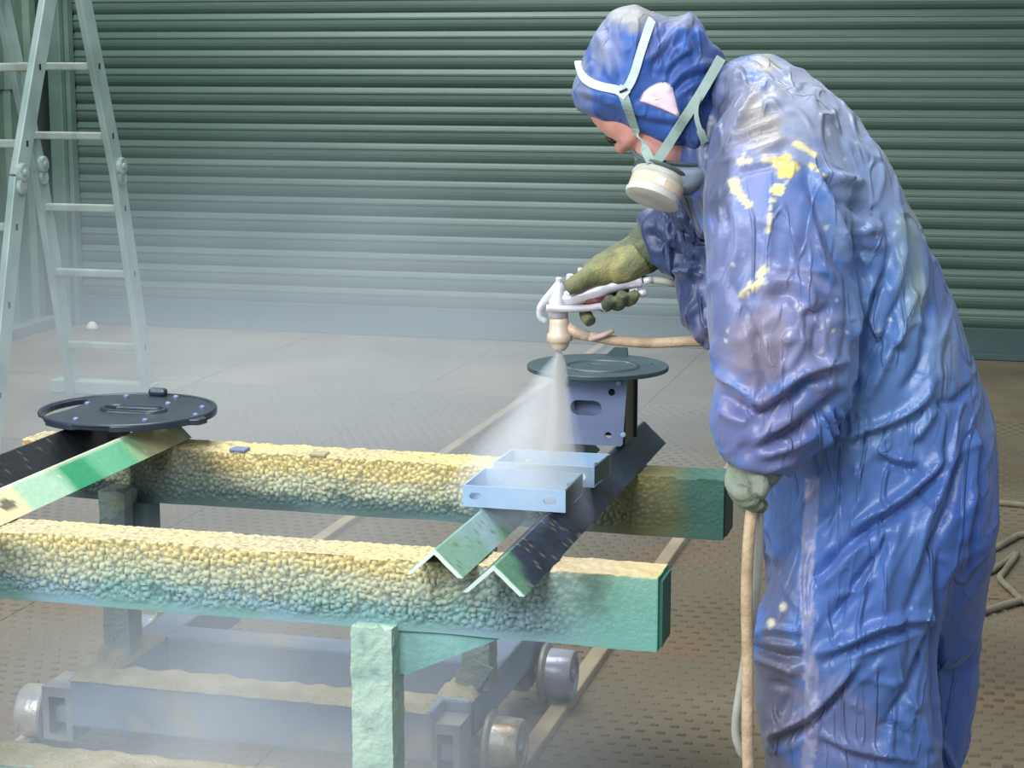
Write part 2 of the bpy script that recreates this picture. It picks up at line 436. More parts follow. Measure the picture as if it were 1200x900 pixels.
# crust of old overspray on the crossbeam tops (lumpy strips)
def lumpy(name, x0, x1, y0, y1, z, amp, m, parent, sx=0.012):
    nx = max(2, int((x1 - x0) / sx)); ny = max(3, int((y1 - y0) / sx)); V = []; Fc = []
    for i in range(nx + 1):
        for j in range(ny + 1):
            x = x0 + (x1 - x0) * i / nx; y = y0 + (y1 - y0) * j / ny
            e = 0 if i in (0, nx) or j in (0, ny) else 1
            h_ = amp * (0.5 + 0.8 * noise.noise((x * 30, y * 30, 1.3))) * e
            jx = 0.006 * noise.noise((x * 40, y * 9, 5)) if j in (0, ny) else 0
            V.append((x, y + jx, z + max(h_, 0) - (0.006 if not e else 0)))
    for i in range(nx):
        for j in range(ny):
            a = i * (ny + 1) + j; Fc.append((a, a + ny + 1, a + ny + 2, a + 1))
    return mesh(name, V, Fc, m, parent, smooth=True, kind=None)


lumpy('dust_crust', -1.768, -1.02, 3.20, 3.29, 0.189, 0.010, M['crud'], tr)
lumpy('dust_crust', -1.785, -1.70, 3.285, 3.50, 0.188, 0.022, M['crud'], tr)
lumpy('dust_crust', -1.04, -0.962, 3.29, 3.40, 0.187, 0.018, M['crud'], tr)
# wheels with flange towards the middle, axle boxes
def wheel(x, y, side, m):
    # side = +1: tread outwards to +X
    r, R_ = 0.055, 0.067
    c = np.array((x, y, 0.075)); ax = np.array((side, 0, 0.0))
    wv = G().lathe(c, ax, [(-0.022, 0.018), (-0.022, r), (0.028, r - 0.001), (0.033, r - 0.004), (0.033, r - 0.014), (0.029, r - 0.018), (0.029, 0.016), (0.036, 0.014), (0.036, 0.004)], 36).obj('wheel', m, tr, smooth=False)
    for p in wv.data.polygons: p.use_smooth = len(p.vertices) == 4
    wv.data.set_sharp_from_angle(angle=0.6)
    f = G().lathe(c, ax, [(-0.036, 0.02), (-0.036, R_ - 0.004), (-0.032, R_), (-0.026, R_ - 0.001), (-0.020, r + 0.001)], 36).obj('wheel_flange', M['flange'], wv)
    f.data.polygons.foreach_set('use_smooth', [True] * len(f.data.polygons)); f.data.set_sharp_from_angle(angle=0.6)
    G().lathe(c, ax, [(-0.11, 0.013), (-0.030, 0.013)], 14).obj('axle', M['flange'], wv)
    return wv


wheel(-0.915, 3.36, 1, M['wheelm']); wheel(-0.915, 3.80, 1, M['wheels'])
wheel(-1.888, 3.30, -1, M['wheelm']); wheel(-1.888, 3.80, -1, M['wheels'])
for x0, x1, y in ((-1.835, -1.770, 3.215), (-1.025, -0.965, 3.215), (-1.835, -1.770, 3.74), (-1.03, -0.97, 3.74)):
    ab = G()
    ab.box((x0, y, 0.05), (x1, y + 0.1, 0.062)); ab.box((x0, y, 0.140), (x1, y + 0.1, 0.160))
    ab.box((x0, y, 0.062), (x0 + 0.014, y + 0.1, 0.140)); ab.box((x1 - 0.014, y, 0.062), (x1, y + 0.1, 0.140))
    ab.box((x0 + 0.012, y + 0.07, 0.060), (x1 - 0.012, y + 0.1, 0.142))
    a_ = ab.obj('axle_box', M['flange'], tr)
    G().box((x0 + 0.016, y + 0.018, 0.080), (x1 - 0.016, y + 0.072, 0.116)).obj('bearing_block', M['troll'], a_, bevel=0.004)

# ================================================================== PAINT RACK (stands on the trolley)
rk = empty('paint_rack', (-1.2, 3.1, 0.188), 'heavy steel rack with two thick crusted beams, yellow on top and teal below', 'rack')


def crust_beam(x0, x1, y0, y1, z0, z1, kind):
    step = 0.0027
    nx = int((x1 - x0) / step)
    # ring around the section, starting bottom front; finer on front and top
    ring = []
    def seg(a, b, n):
        for i in range(n): ring.append((a[0] + (b[0] - a[0]) * i / n, a[1] + (b[1] - a[1]) * i / n))
    seg((y0, z0), (y0, z1), 46); seg((y0, z1), (y1, z1), 32); seg((y1, z1), (y1, z0), 8); seg((y1, z0), (y0, z0), 8)
    n = len(ring)
    V = np.zeros(((nx + 1) * n, 3)); col = np.zeros(((nx + 1) * n, 3))
    cy, cz = (y0 + y1) / 2, (z0 + z1) / 2
    hy, hz = (y1 - y0) / 2, (z1 - z0) / 2
    YEL = np.array(lin(222, 202, 138)[:3]); PALE = np.array(lin(190, 192, 160)[:3]); TEAL = np.array(lin(118, 160, 156)[:3])
    GRN = np.array(lin(110, 174, 154)[:3]); DGR = np.array(lin(58, 78, 76)[:3]); BLU = np.array(lin(128, 160, 172)[:3]); OLV = np.array(lin(104, 104, 62)[:3])
    CRM = np.array(lin(196, 180, 142)[:3]); DKG = np.array(lin(56, 104, 92)[:3]); ORA = np.array(lin(214, 160, 84)[:3])
    sm = lambda a, b, t: np.clip((t - a) / (b - a), 0, 1) ** 2 * (3 - 2 * np.clip((t - a) / (b - a), 0, 1))
    for i in range(nx + 1):
        x = x0 + (x1 - x0) * i / nx
        for j, (y, z) in enumerate(ring):
            ny_, nz_ = (y - cy) / hy, (z - cz) / hz
            m_ = max(abs(ny_), abs(nz_))
            dirn = np.array((ny_ if abs(ny_) > 0.97 else ny_ * 0.3, nz_ if abs(nz_) > 0.97 else nz_ * 0.3)); dirn = dirn / np.linalg.norm(dirn)
            tv = (z - z0) / (z1 - z0)
            crust = float(sm(0.04, 0.22, tv)) * float(1 - sm(x1 - 0.24, x1 - 0.08, x) * 0.85)
            d = noise.voronoi((x * 96, y * 96 + z * 10, z * 96))[0]
            b = min((d[1] - d[0]) * 1.9, 1.0); b = 0.75 * b * (2 - b) - 0.25 * d[0]
            lw = noise.noise((x * 9, z * 14 + y * 9, 3.1))
            big = noise.noise((x * 30, z * 34, y * 30))
            h_ = crust * (0.0062 * b + 0.0028 * big) + 0.0025 * lw
            if nz_ > 0.97: h_ = 0.003 * noise.noise((x * 22, y * 30, 2)) + 0.002 * noise.noise((x * 70, y * 70, 2)) + 0.0015 * crust * b
            V[i * n + j] = (x, y + dirn[0] * h_, z + dirn[1] * h_)
            # paint colours that settled here, with groove shade mixed in
            nn = noise.noise((x * 7, z * 12, y * 7 + 4)); n2 = noise.noise((x * 60, z * 60, y * 60 + 9))
            t2 = tv + 0.16 * nn + 0.13 * n2 + 0.12 * (b - 0.3)
            if kind == 'front':
                c = TEAL + (BLU - TEAL) * float(sm(-0.2, 0.3, nn))
                c = c + (PALE - c) * float(sm(0.22, 0.62, t2)) * 0.9 * float(1 - sm(-0.95, -0.62, x) * 0.75)
                c = c + (YEL - c) * float(sm(0.62, 0.98, t2)) * float(1 - sm(-1.0, -0.75, x) * 0.8)
                c = c + (GRN - c) * float(sm(-0.68, -0.54, x + 0.05 * nn)) * 0.75
                c = c + (BLU - c) * float(np.exp(-((x + 0.72) / 0.07) ** 2)) * 0.5
                c = c + (DGR - c) * float(np.exp(-((x + 0.60 + 0.02 * n2) / 0.028) ** 2)) * float(sm(0.15, 0.8, tv)) * 0.65
                c = c + (DGR - c) * float(1 - sm(-1.62, -1.50, x + 0.04 * nn)) * float(1 - sm(0.7, 0.9, tv)) * 0.55
                if nz_ > 0.97: c = CRM + (YEL - CRM) * float(sm(-0.3, 0.4, nn)) * 0.6
            else:
                c = DGR + (TEAL * 0.8 - DGR) * float(sm(-0.3, 0.3, nn)) * 0.5
                c = c + (PALE - c) * float(sm(0.22, 0.5, t2)) * 0.9
                c = c + (YEL - c) * float(sm(0.50, 0.8, t2))
                c = c + (ORA - c) * float(sm(0.0, 0.5, nn)) * float(sm(0.6, 0.9, tv)) * 0.5
                rr = float(sm(-0.80, -0.70, x + 0.03 * n2)); c = c + (OLV - c) * rr * 0.85
                rr = float(sm(-0.64, -0.56, x + 0.03 * nn)); c = c + (DKG - c) * rr * 0.95
                lf_ = float(1 - sm(-1.62, -1.48, x + 0.2 * (tv - 1) + 0.03 * nn)); c = c + (DGR - c) * lf_ * (0.8 if x > -1.72 else 0.0)
                if nz_ > 0.97: c = YEL + (CRM - YEL) * float(sm(-0.3, 0.4, nn)) if x < -0.75 else c
            c = c + (DGR - c) * float(sm(0.0, 0.30, 0.24 - b + 0.1 * n2)) * crust * 0.6  # grooves: older dark paint plus shade put into the colour
            if x > x1 - 0.001: c = DKG if kind == 'rear' else GRN * 0.7
            col[i * n + j] = c
    Fc = []
    for i in range(nx):
        for j in range(n):
            Fc.append((i * n + j, i * n + (j + 1) % n, (i + 1) * n + (j + 1) % n, (i + 1) * n + j))
    Fc.append(tuple(range(n))); Fc.append(tuple(nx * n + j for j in reversed(range(n))))
    o = mesh('beam', V, Fc, M['crust'], rk, smooth=True, fix=False)
    o.data.set_sharp_from_angle(angle=1.0)
    setcol(o, col); return o


crust_beam(-1.86, -0.500, 2.715, 2.800, 0.502, 0.618, 'front')
crust_beam(-1.96, -0.505, 3.405, 3.495, 0.502, 0.618, 'rear')
# end plates let in at the beam ends
G().box((-0.5005, 2.722, 0.508), (-0.494, 2.793, 0.612)).obj('end_cap', mat('end_cap_green', lin(46, 110, 92), 0.5), rk)
G().box((-0.5055, 3.412, 0.508), (-0.499, 3.488, 0.612)).obj('end_cap', mat('end_cap_dark', lin(22, 44, 42), 0.5), rk)


def rough_post(x0, x1, y0, y1, z0, z1, m, name='leg'):
    g = G(); nz = 44; ns = 6; R_ = []
    for k in range(nz + 1):
        z = z0 + (z1 - z0) * k / nz; r = []
        for (ax, ay), (bx, by) in (((x0, y0), (x1, y0)), ((x1, y0), (x1, y1)), ((x1, y1), (x0, y1)), ((x0, y1), (x0, y0))):
            for i in range(ns):
                x = ax + (bx - ax) * i / ns; y = ay + (by - ay) * i / ns
                q = 0.0018 * noise.noise((x * 50, y * 50, z * 50)) + 0.0018 * noise.noise((x * 130, y * 130, z * 130))
                dx = x - (x0 + x1) / 2; dy = y - (y0 + y1) / 2; L_ = math.hypot(dx, dy)
                zz = z + (0.006 * noise.noise((x * 60, y * 60, 8)) if k == nz else 0)
                r.append((x + dx / L_ * q, y + dy / L_ * q, zz))
        R_.append(r)
    return g.rings(R_).obj(name, m, rk, smooth=False)


rough_post(-0.985, -0.917, 2.685, 2.745, 0.0, 0.512, M['legm'])
G().box((-1.95, 2.765, 0.10), (-0.93, 2.86, 0.188)).obj('lower_beam', M['gus'], rk, bevel=0.006)
lumpy('dust_crust', -1.95, -0.93, 2.763, 2.862, 0.189, 0.008, M['crud'], rk)
rough_post(-1.765, -1.700, 2.685, 2.745, 0.0, 0.512, M['legm'])
rough_post(-1.762, -1.705, 3.345, 3.405, 0.186, 0.535, M['legd'])
rough_post(-1.000, -0.945, 3.345, 3.405, 0.186, 0.505, M['legd'])
# dark packing block beside the rear left leg, gusset at the front leg
G().box((-1.705, 3.38, 0.40), (-1.672, 3.44, 0.505)).obj('packing_block', mat('packing_dark', lin(56, 76, 78), 0.6), rk, bevel=0.004)
gv = [(-0.918, 0, 0.506), (-0.735, 0, 0.506), (-0.755, 0, 0.498), (-0.905, 0, 0.428), (-0.918, 0, 0.428)]
V = [(x, 2.722, z) for x, _, z in gv] + [(x, 2.730, z) for x, _, z in gv]
mesh('gusset', V, [(0, 1, 2, 3, 4), (9, 8, 7, 6, 5)] + [(i, (i + 1) % 5, 5 + (i + 1) % 5, 5 + i) for i in range(5)], M['gus'], rk)
gv = [(-1.02, 0.335), (-0.985, 0.37)]
for x0, z0 in ((-0.985, 0.21),):
    mesh('foot_plate', [(-1.01, 3.335, 0.19), (-0.965, 3.335, 0.19), (-0.935, 3.335, 0.235), (-0.975, 3.335, 0.25), (-1.01, 3.335, 0.22),
                        (-1.01, 3.345, 0.19), (-0.965, 3.345, 0.19), (-0.935, 3.345, 0.235), (-0.975, 3.345, 0.25), (-1.01, 3.345, 0.22)],
         [(0, 1, 2, 3, 4), (9, 8, 7, 6, 5)] + [(i, (i + 1) % 5, 5 + (i + 1) % 5, 5 + i) for i in range(5)], M['legd'], rk)
# flakes of old tape / scabs on the rear beam's top
for x, c in ((-1.50, 'flake_grey'), (-1.33, 'flake_tan')):
    G().box((x, 3.40, 0.617), (x + 0.035, 3.43, 0.6245)).obj('paint_flake', M['troll'] if 'grey' in c else M['railm'], rk, bevel=0.003)

# ================================================================== ANGLE IRONS
def angle_iron(xr, y0, y1, half, zb, colfn, label):
    hgt = half * 0.92; t = 0.0055
    s = math.sqrt(half ** 2 + hgt ** 2); nxl, nzl = hgt / s, half / s
    ap = (0, hgt); lt = (-half, 0); rt = (half, 0)
    # outer: left tip, apex, right tip ; inner offset by t
    ring = []
    def seg(a, b, n):
        for i in range(n): ring.append((a[0] + (b[0] - a[0]) * i / n, a[1] + (b[1] - a[1]) * i / n))
    ia = (0, hgt - t / nzl)
    il = (-half + t * nxl, -t * nzl + 0.0); ir = (half - t * nxl, -t * nzl)
    il = (il[0], il[1] + t * nzl); ir = (ir[0], ir[1] + t * nzl)
    il = (-half + t / nxl * 1.0, 0); ir = (half - t / nxl * 1.0, 0)
    seg(lt, (-0.002, hgt - 0.001), 8); seg((-0.002, hgt - 0.001), (0.002, hgt - 0.001), 1); seg((0.002, hgt - 0.001), rt, 8); seg(rt, ir, 1); seg(ir, ia, 8); seg(ia, il, 8); seg(il, lt, 1)
    n = len(ring); ny = int((y1 - y0) / 0.006); V = []; col = []
    for i in range(ny + 1):
        y = y0 + (y1 - y0) * i / ny
        for u, z in ring:
            q = 0.0005 * noise.noise((u * 90, y * 90, z * 90))
            V.append((xr + u + q, y, zb + z + q)); col.append(colfn(u, y, z / hgt))
    Fc = [(i * n + j, i * n + (j + 1) % n, (i + 1) * n + (j + 1) % n, (i + 1) * n + j) for i in range(ny) for j in range(n)]
    # end caps: quads across the section of both legs
    m_ = n
    for e in (0, ny):
        b = e * n
        outer = list(range(0, 17 + 1)); inner = list(range(n - 1 - 16, n))
        # outer idx 0..17 (left tip..right tip), inner idx 18..n-1 going right->left
        left_o = outer[:9]; 
        capf = [b + k for k in range(n)]
        Fc.append(tuple(capf) if e else tuple(reversed(capf)))
    o = mesh('angle_iron', V, Fc, M['wet'], None, fix=True)
    setcol(o, col); tag(o, label, 'angle iron', 'angle irons lying across the rack'); return o


M['wet'] = vcol_mat('wet_angle_paint', 0.32, 0.12, 180, rnoise=0.12)
L3 = lambda *c: np.array(lin(*c)[:3])


def fade(a, b, t): return a + (b - a) * float(np.clip(t, 0, 1))


def c_black(u, y, t):
    c = fade(L3(30, 36, 44), L3(44, 54, 74), 0.5 + noise.noise((u * 30, y * 12, 0)))
    c = fade(L3(90, 140, 112), c, (y - 2.575 - 0.05 * t + 0.02 * noise.noise((u * 40, y * 30, 2))) / 0.05)
    if noise.noise((u * 160, y * 160, 7)) > 0.42 and y < 2.95: c = fade(c, L3(150, 130, 110), 0.7)
    return c if y > 2.5625 else L3(206, 222, 214)


def c_green(u, y, t):
    c = fade(L3(132, 172, 150), L3(150, 176, 184), (y - 2.68) / 0.12)
    c = fade(c, L3(112, 160, 128), 0.5 + 0.9 * noise.noise((u * 26, y * 14, 4)))
    if noise.noise((u * 120, y * 120, 3)) > 0.5: c = fade(c, L3(90, 80, 64), 0.6)
    if y > 3.3: c = fade(c, L3(58, 86, 70), (y - 3.3) / 0.05)
    return c if y > 2.6325 else L3(216, 230, 222)


def c_cream(u, y, t):
    k = noise.noise((u * 14, y * 9, 6))
    c = L3(216, 212, 168)
    c = fade(c, L3(170, 206, 178), (y - 2.83 + 0.03 * k) / 0.02)
    c = fade(c, L3(52, 150, 104), (y - 2.99 + 0.05 * k) / 0.02)
    c = fade(c, L3(104, 178, 140), (y - 3.10 + 0.05 * k) / 0.02)
    c = fade(c, L3(196, 190, 142), (y - 3.26 + 0.06 * k) / 0.10)
    c = fade(c, L3(120, 158, 124), (y - 3.46) / 0.03)
    if t > 0.96 or noise.noise((u * 90, y * 90, 3)) > 0.62: c = fade(c, L3(226, 222, 196), 0.7)
    if y < 2.9 and math.hypot((y - 2.80) / 0.022, (t - 0.45) / 0.2) < 1: c = L3(112, 108, 90)
    return c


def c_blk2(u, y, t):
    c = L3(26, 29, 32)
    if noise.noise((u * 150, y * 150, 5)) > 0.5: c = fade(c, L3(120, 110, 100), 0.5)
    if t < 0.12 and u > 0: c = fade(c, L3(120, 100, 70), 0.6)
    return c


angle_iron(-0.716, 2.560, 3.700, 0.047, 0.6205, c_black, 'near-black angle iron with bright cut end, the rack\'s nearest to the painter')
angle_iron(-0.829, 2.630, 3.600, 0.045, 0.6205, c_green, 'pale green angle iron lying beside the black one under the blue-grey brackets')
angle_iron(-1.672, 2.52, 3.500, 0.047, 0.6205, c_cream, 'cream angle iron with vivid green patches, its end under the flat round plate')
angle_iron(-1.800, 2.52, 3.480, 0.054, 0.6205, c_blk2, 'dull black angle iron behind the cream and green one, at the photo\'s left edge')

# ================================================================== U-BRACKETS
def u_bracket(x0, x1, y0, y1, z0, z1, label, skew):
    b = empty('u_bracket', ((x0 + x1) / 2, (y0 + y1) / 2, z0), label, 'bracket', 'spray-painted U brackets')
    t = 0.003; L_ = x1 - x0; H_ = z1 - z0
    hs = [slot(0.022, H_ * 0.5, 0.022, 0.012), slot(L_ - 0.026, H_ * 0.5, 0.022, 0.012)]
    V, Fc = plate_with_holes([(0, 0), (L_, 0), (L_, H_), (0, H_)], hs, t)
    mesh('front_flange', place(V, (x0, y0, z0), (1, 0, 0), (0, 0, 1), (0, 1, 0)), Fc, M['brk'], b)
    hs = [circ(0.028, H_ * 0.5, 0.005, 12), slot(L_ - 0.022, H_ * 0.45, 0.013, 0.008)]
    V, Fc = plate_with_holes([(0, 0), (L_, 0), (L_, H_), (0, H_)], hs, t)
    mesh('back_flange', place(V, (x0 + skew, y1, z0), (1, 0, 0), (0, 0, 1), (0, 1, 0)), Fc, M['brk'], b)
    G().obar((x0 + t / 2, y0 + 0.002, (z0 + z1) / 2), (x0 + skew + t / 2, y1 - 0.002, (z0 + z1) / 2), (0, 0, 1), H_, t).obj('side_flange', M['brk'], b)
    o = G().obar((x1 - t / 2, y0 + 0.002, (z0 + z1) / 2), (x1 + skew - t / 2, y1 - 0.002, (z0 + z1) / 2), (0, 0, 1), H_, t).obj('side_flange', M['brkd'], b)
    V = [(x0, y0, z0), (x1, y0, z0), (x1 + skew, y1, z0), (x0 + skew, y1, z0)]
    V += [(x, y, z + 0.003) for x, y, z in V]
    mesh('web', V, [(3, 2, 1, 0), (4, 5, 6, 7), (0, 1, 5, 4), (1, 2, 6, 5), (2, 3, 7, 6), (3, 0, 4, 7)], M['brk'], b)
    return b


zr = 0.6205 + 0.0445
u_bracket(-0.862, -0.688, 2.897, 3.030, zr, zr + 0.036, 'pale blue U bracket with slotted flange facing us, the nearer of two', -0.002)
u_bracket(-0.862, -0.682, 3.085, 3.195, zr, zr + 0.036, 'pale blue U bracket just behind the nearer one, in front of the disc pedestal', 0.004)

# ================================================================== DISC PEDESTAL
pd = empty('disc_pedestal', (-0.765, 3.50, zr), 'slate round disc on a blue-grey box with holes, behind the brackets', 'pedestal')
t = 0.005; bw, bh = 0.135, 0.135
bx, by = -0.832, 3.437
V, Fc = plate_with_holes([(0.0, 0), (bw - 0.012, 0), (bw - 0.008, 0.004), (bw, bh), (0, bh)], [circ(bw - 0.030, bh - 0.031, 0.0068), circ(bw - 0.036, 0.020, 0.0068), slot(0.055, bh * 0.53, 0.062, 0.029), circ(0.018, bh - 0.022, 0.005)], t)
mesh('front_plate', place(V, (bx, by, zr), (1, 0, 0), (0, 0, 1), (0, 1, 0)), Fc, M['stand'], pd)
G().box((bx + bw - 0.010, by + 0.003, zr), (bx + bw - 0.004, by + 0.100, zr + bh)).obj('side_plate', M['pblack'], pd)
G().box((bx, by + 0.003, zr), (bx + 0.006, by + 0.100, zr + bh)).obj('side_plate', M['stand'], pd)
G().box((bx + 0.006, by + 0.030, zr + 0.05), (bx + bw - 0.012, by + 0.036, zr + 0.10)).obj('inner_plate', M['stand'], pd)
G().box((bx, by + 0.095, zr), (bx + bw, by + 0.101, zr + bh)).obj('back_plate', M['pblack'], pd)
G().obar((bx + 0.01, by - 0.004, zr + bh - 0.006), (bx + bw - 0.02, by - 0.004, zr + bh - 0.006), (0, 1, 0), 0.008, 0.010).obj('weld_strip', M['stand'], pd, bevel=0.003)
for dx, dz in ((bw - 0.016, bh - 0.012), (bw - 0.006, 0.024)):
    G().lathe((bx + dx, by - 0.010, zr + dz), (0, 1, 0), [(0, 0.003), (0.001, 0.005), (0.006, 0.005)], 10).obj('bolt', M['brk'], pd)
dz = zr + bh
cx, cy, rd = -0.770, 3.505, 0.137
g = [circ(0.012, 0.01, 0.006, 10, 0.008), circ(-0.012, 0.012, 0.006, 10, 0.008)]
V, Fc = plate_with_holes(circ(0, 0, rd, 64), [slot(-0.002, 0.004, 0.036, 0.012), circ(0.105, 0.035, 0.006, 10)], 0.009)
mesh('disc', place(V, (cx, cy, dz + 0.0045), (1, 0, 0), (0, 1, 0), (0, 0, 1)), Fc, M['disc'], pd, bevel=0.0015)
g_ = G(); R1 = [[(cx + 0.01 + r * math.cos(a), cy - 0.02 + r * 0.95 * math.sin(a), dz + z) for a in [2 * math.pi * k / 48 for k in range(48)]] for r, z in ((0.062, 0.009), (0.064, 0.0125), (0.074, 0.0125), (0.076, 0.009))]
g_.rings(R1, caps=False).obj('raised_ring', M['disc'], pd, smooth=True)
mesh('lug', [(cx - 0.01, cy + 0.115, dz + 0.009), (cx + 0.035, cy + 0.115, dz + 0.009), (cx + 0.033, cy + 0.115, dz + 0.026), (cx + 0.008, cy + 0.115, dz + 0.026),
             (cx - 0.01, cy + 0.125, dz + 0.009), (cx + 0.035, cy + 0.125, dz + 0.009), (cx + 0.033, cy + 0.125, dz + 0.026), (cx + 0.008, cy + 0.125, dz + 0.026)],
     [(0, 1, 2, 3), (7, 6, 5, 4), (0, 4, 5, 1), (1, 5, 6, 2), (2, 6, 7, 3), (3, 7, 4, 0)], M['rail_dark'], pd)

# ================================================================== FLAT ROUND PLATE on the left angle irons
fp = empty('flange_plate', (-1.737, 3.44, 0.674), 'dark navy flat round plate with a centre slot, on the left-hand angle irons', 'plate')
rd = 0.180; cx, cy, z0 = -1.735, 3.435, 0.6745
crescent = [(0.168 * math.cos(a), 0.168 * math.sin(a)) for a in [math.radians(d) for d in range(150, 221, 7)]]
crescent += [(-0.128, 0.168 * math.sin(math.radians(217)) + 0.012), (-0.118, -0.03), (-0.118, 0.03), (-0.126, 0.07)]
out = []
for k in range(96):
    a = 2 * math.pi * k / 96; r = rd
    dg = math.degrees(a)
    if 262 < dg < 282: r = rd - 0.012
    if 338 < dg < 352: r = rd + 0.016
    if 205 < dg < 232: r = rd - 0.010
    out.append((r * math.cos(a), r * math.sin(a)))
V, Fc = plate_with_holes(out, [crescent, slot(0.015, -0.005, 0.125, 0.048)], 0.012)
mesh('disc', place(V, (cx, cy, z0 + 0.006), (1, 0, 0), (0, 1, 0), (0, 0, 1)), Fc, M['pnavy'], fp, bevel=0.002)
# raised lip along the rim and the slot
def rim(name, path, wd, hgt, closed=True):
    n = len(path); V = []; Fc = []
    for i in range(n):
        p = np.array(path[i]); a = np.array(path[(i - 1) % n]); b = np.array(path[(i + 1) % n]); d = b - a; d /= np.linalg.norm(d); nn = np.array((-d[1], d[0]))
        for s_, z in ((-0.5, 0), (-0.35, hgt), (0.35, hgt), (0.5, 0)):
            q = p + nn * s_ * wd; V.append((cx + q[0], cy + q[1], z0 + 0.0118 + z))
    for i in range(n):
        for j in range(3):
            Fc.append((i * 4 + j, i * 4 + j + 1, ((i + 1) % n) * 4 + j + 1, ((i + 1) % n) * 4 + j))
    return mesh(name, V, Fc, M['pnavy'], fp, smooth=True)


rim('rim_lip', [(0.175 * math.cos(2 * math.pi * k / 72), 0.175 * math.sin(2 * math.pi * k / 72)) for k in range(72)], 0.010, 0.003)
rim('slot_lip', slot(0.015, -0.005, 0.135, 0.058, 8), 0.010, 0.006)
for a, r in ((20, 0.15), (75, 0.15), (118, 0.14), (165, 0.11), (250, 0.14), (310, 0.14), (350, 0.165), (52, 0.09)):
    p = (cx + r * math.cos(math.radians(a)), cy + r * math.sin(math.radians(a)), z0 + 0.0115)
    G().lathe(p, (0, 0, 1), [(0, 0.006), (0.004, 0.006), (0.006, 0.004)], 10).obj('stud', M['stand'], fp)
G().box((cx - 0.03, cy + 0.150, z0 + 0.011), (cx + 0.01, cy + 0.172, z0 + 0.028)).obj('tab', M['pnavy'], fp, bevel=0.007)

# ================================================================== STEP LADDER
ld = empty('folding_ladder', (-3.6, 6.5, 0.0), 'grey aluminium folding ladder standing open in front of the green shutter', 'ladder')
XR_, XL_ = -3.446, -3.79
AP = np.array((6.455, 1.95)); HF = np.array((6.80, 0.945)); FF = np.array((7.02, 0.0)); HN = np.array((6.035, 0.965)); FN = np.array((5.76, 0.0))


def stile(x, a, b, name='stile'):
    g = G().obar((x, a[0], a[1]), (x, b[0], b[1]), (0, 1, 0), 0.084, 0.028)
    return g.obj(name, M['alu'], ld, bevel=0.004)


STY = {}
for x in (XR_, XL_):
    for a, b in ((AP, HF), (HF, FF), (AP, HN), (HN, FN)):
        STY[(x, tuple(a), tuple(b))] = stile(x, a, b)
    for hpt, sgn in ((HF, 1), (HN, -1)):
        c = np.array((x + 0.017, hpt[0] + 0.002 * sgn, hpt[1]))
        hg = G()
        hg.lathe(c + np.array((-0.006, 0, 0.022)), (1, 0, 0), [(0, 0.030), (0.001, 0.034), (0.016, 0.034), (0.019, 0.030)], 22)
        hg.lathe(c + np.array((-0.006, 0.006 * sgn, -0.028)), (1, 0, 0), [(0, 0.026), (0.001, 0.030), (0.012, 0.030), (0.015, 0.026)], 20)
        ho = hg.obj('hinge', M['hinge'], ld, smooth=True); ho.data.set_sharp_from_angle(angle=0.6)
        G().lathe(c + np.array((0.010, 0, 0.022)), (1, 0, 0), [(0, 0.012), (0.008, 0.012), (0.010, 0.008)], 14).obj('hinge_pin', M['alu'], ho)


def on(a, b, z): t_ = (z - a[1]) / (b[1] - a[1]); return a[0] + (b[0] - a[0]) * t_


for z in (1.355, 1.085, 0.795, 0.525, 0.215, 1.64):
    for far in (True, False):
        a, b = (AP, HF) if far and z > 0.945 else (HF, FF) if far else (AP, HN) if z > 0.965 else (HN, FN)
        y = on(a, b, z)
        r_ = G().obar((XL_, y, z), (XR_, y, z), (0, 1, 0), 0.034, 0.030).obj('rung', M['alu_rung'], ld, bevel=0.006)
        for x in (XR_, XL_):
            G().box((x + 0.0125, y - 0.007, z - 0.010), (x + 0.0145, y + 0.007, z + 0.012)).obj('rung_end', M['black'], r_)
# foot bar
G().box((XL_ - 0.10, FF[0] - 0.02, 0.0), (XR_ + 0.02, FF[0] + 0.05, 0.055)).obj('stabiliser_bar', M['alu'], ld, bevel=0.006)
G().box((XL_ - 0.10, FN[0] - 0.05, 0.0), (XR_ + 0.02, FN[0] + 0.02, 0.055)).obj('stabiliser_bar', M['alu'], ld, bevel=0.006)

# small pale scrap on the floor by the shutter
q = P(108, 386, 9.62)
sc_ = G().lathe((q[0], q[1], 0.0), (0, 0, 1), [(0, 0.03), (0.012, 0.034), (0.03, 0.02), (0.04, 0.012)], 12).obj('plastic_cap', M['scrap'], smooth=True)
tag(sc_, 'small white cap lying on the floor at the foot of the shutter', 'cap')

# ================================================================== HOSES
def tube_obj(name, pts, r, m, parent=None, k=6, n=10):
    return G().tube(smooth_path(pts, k), r, n).obj(name, m, parent, smooth=True)


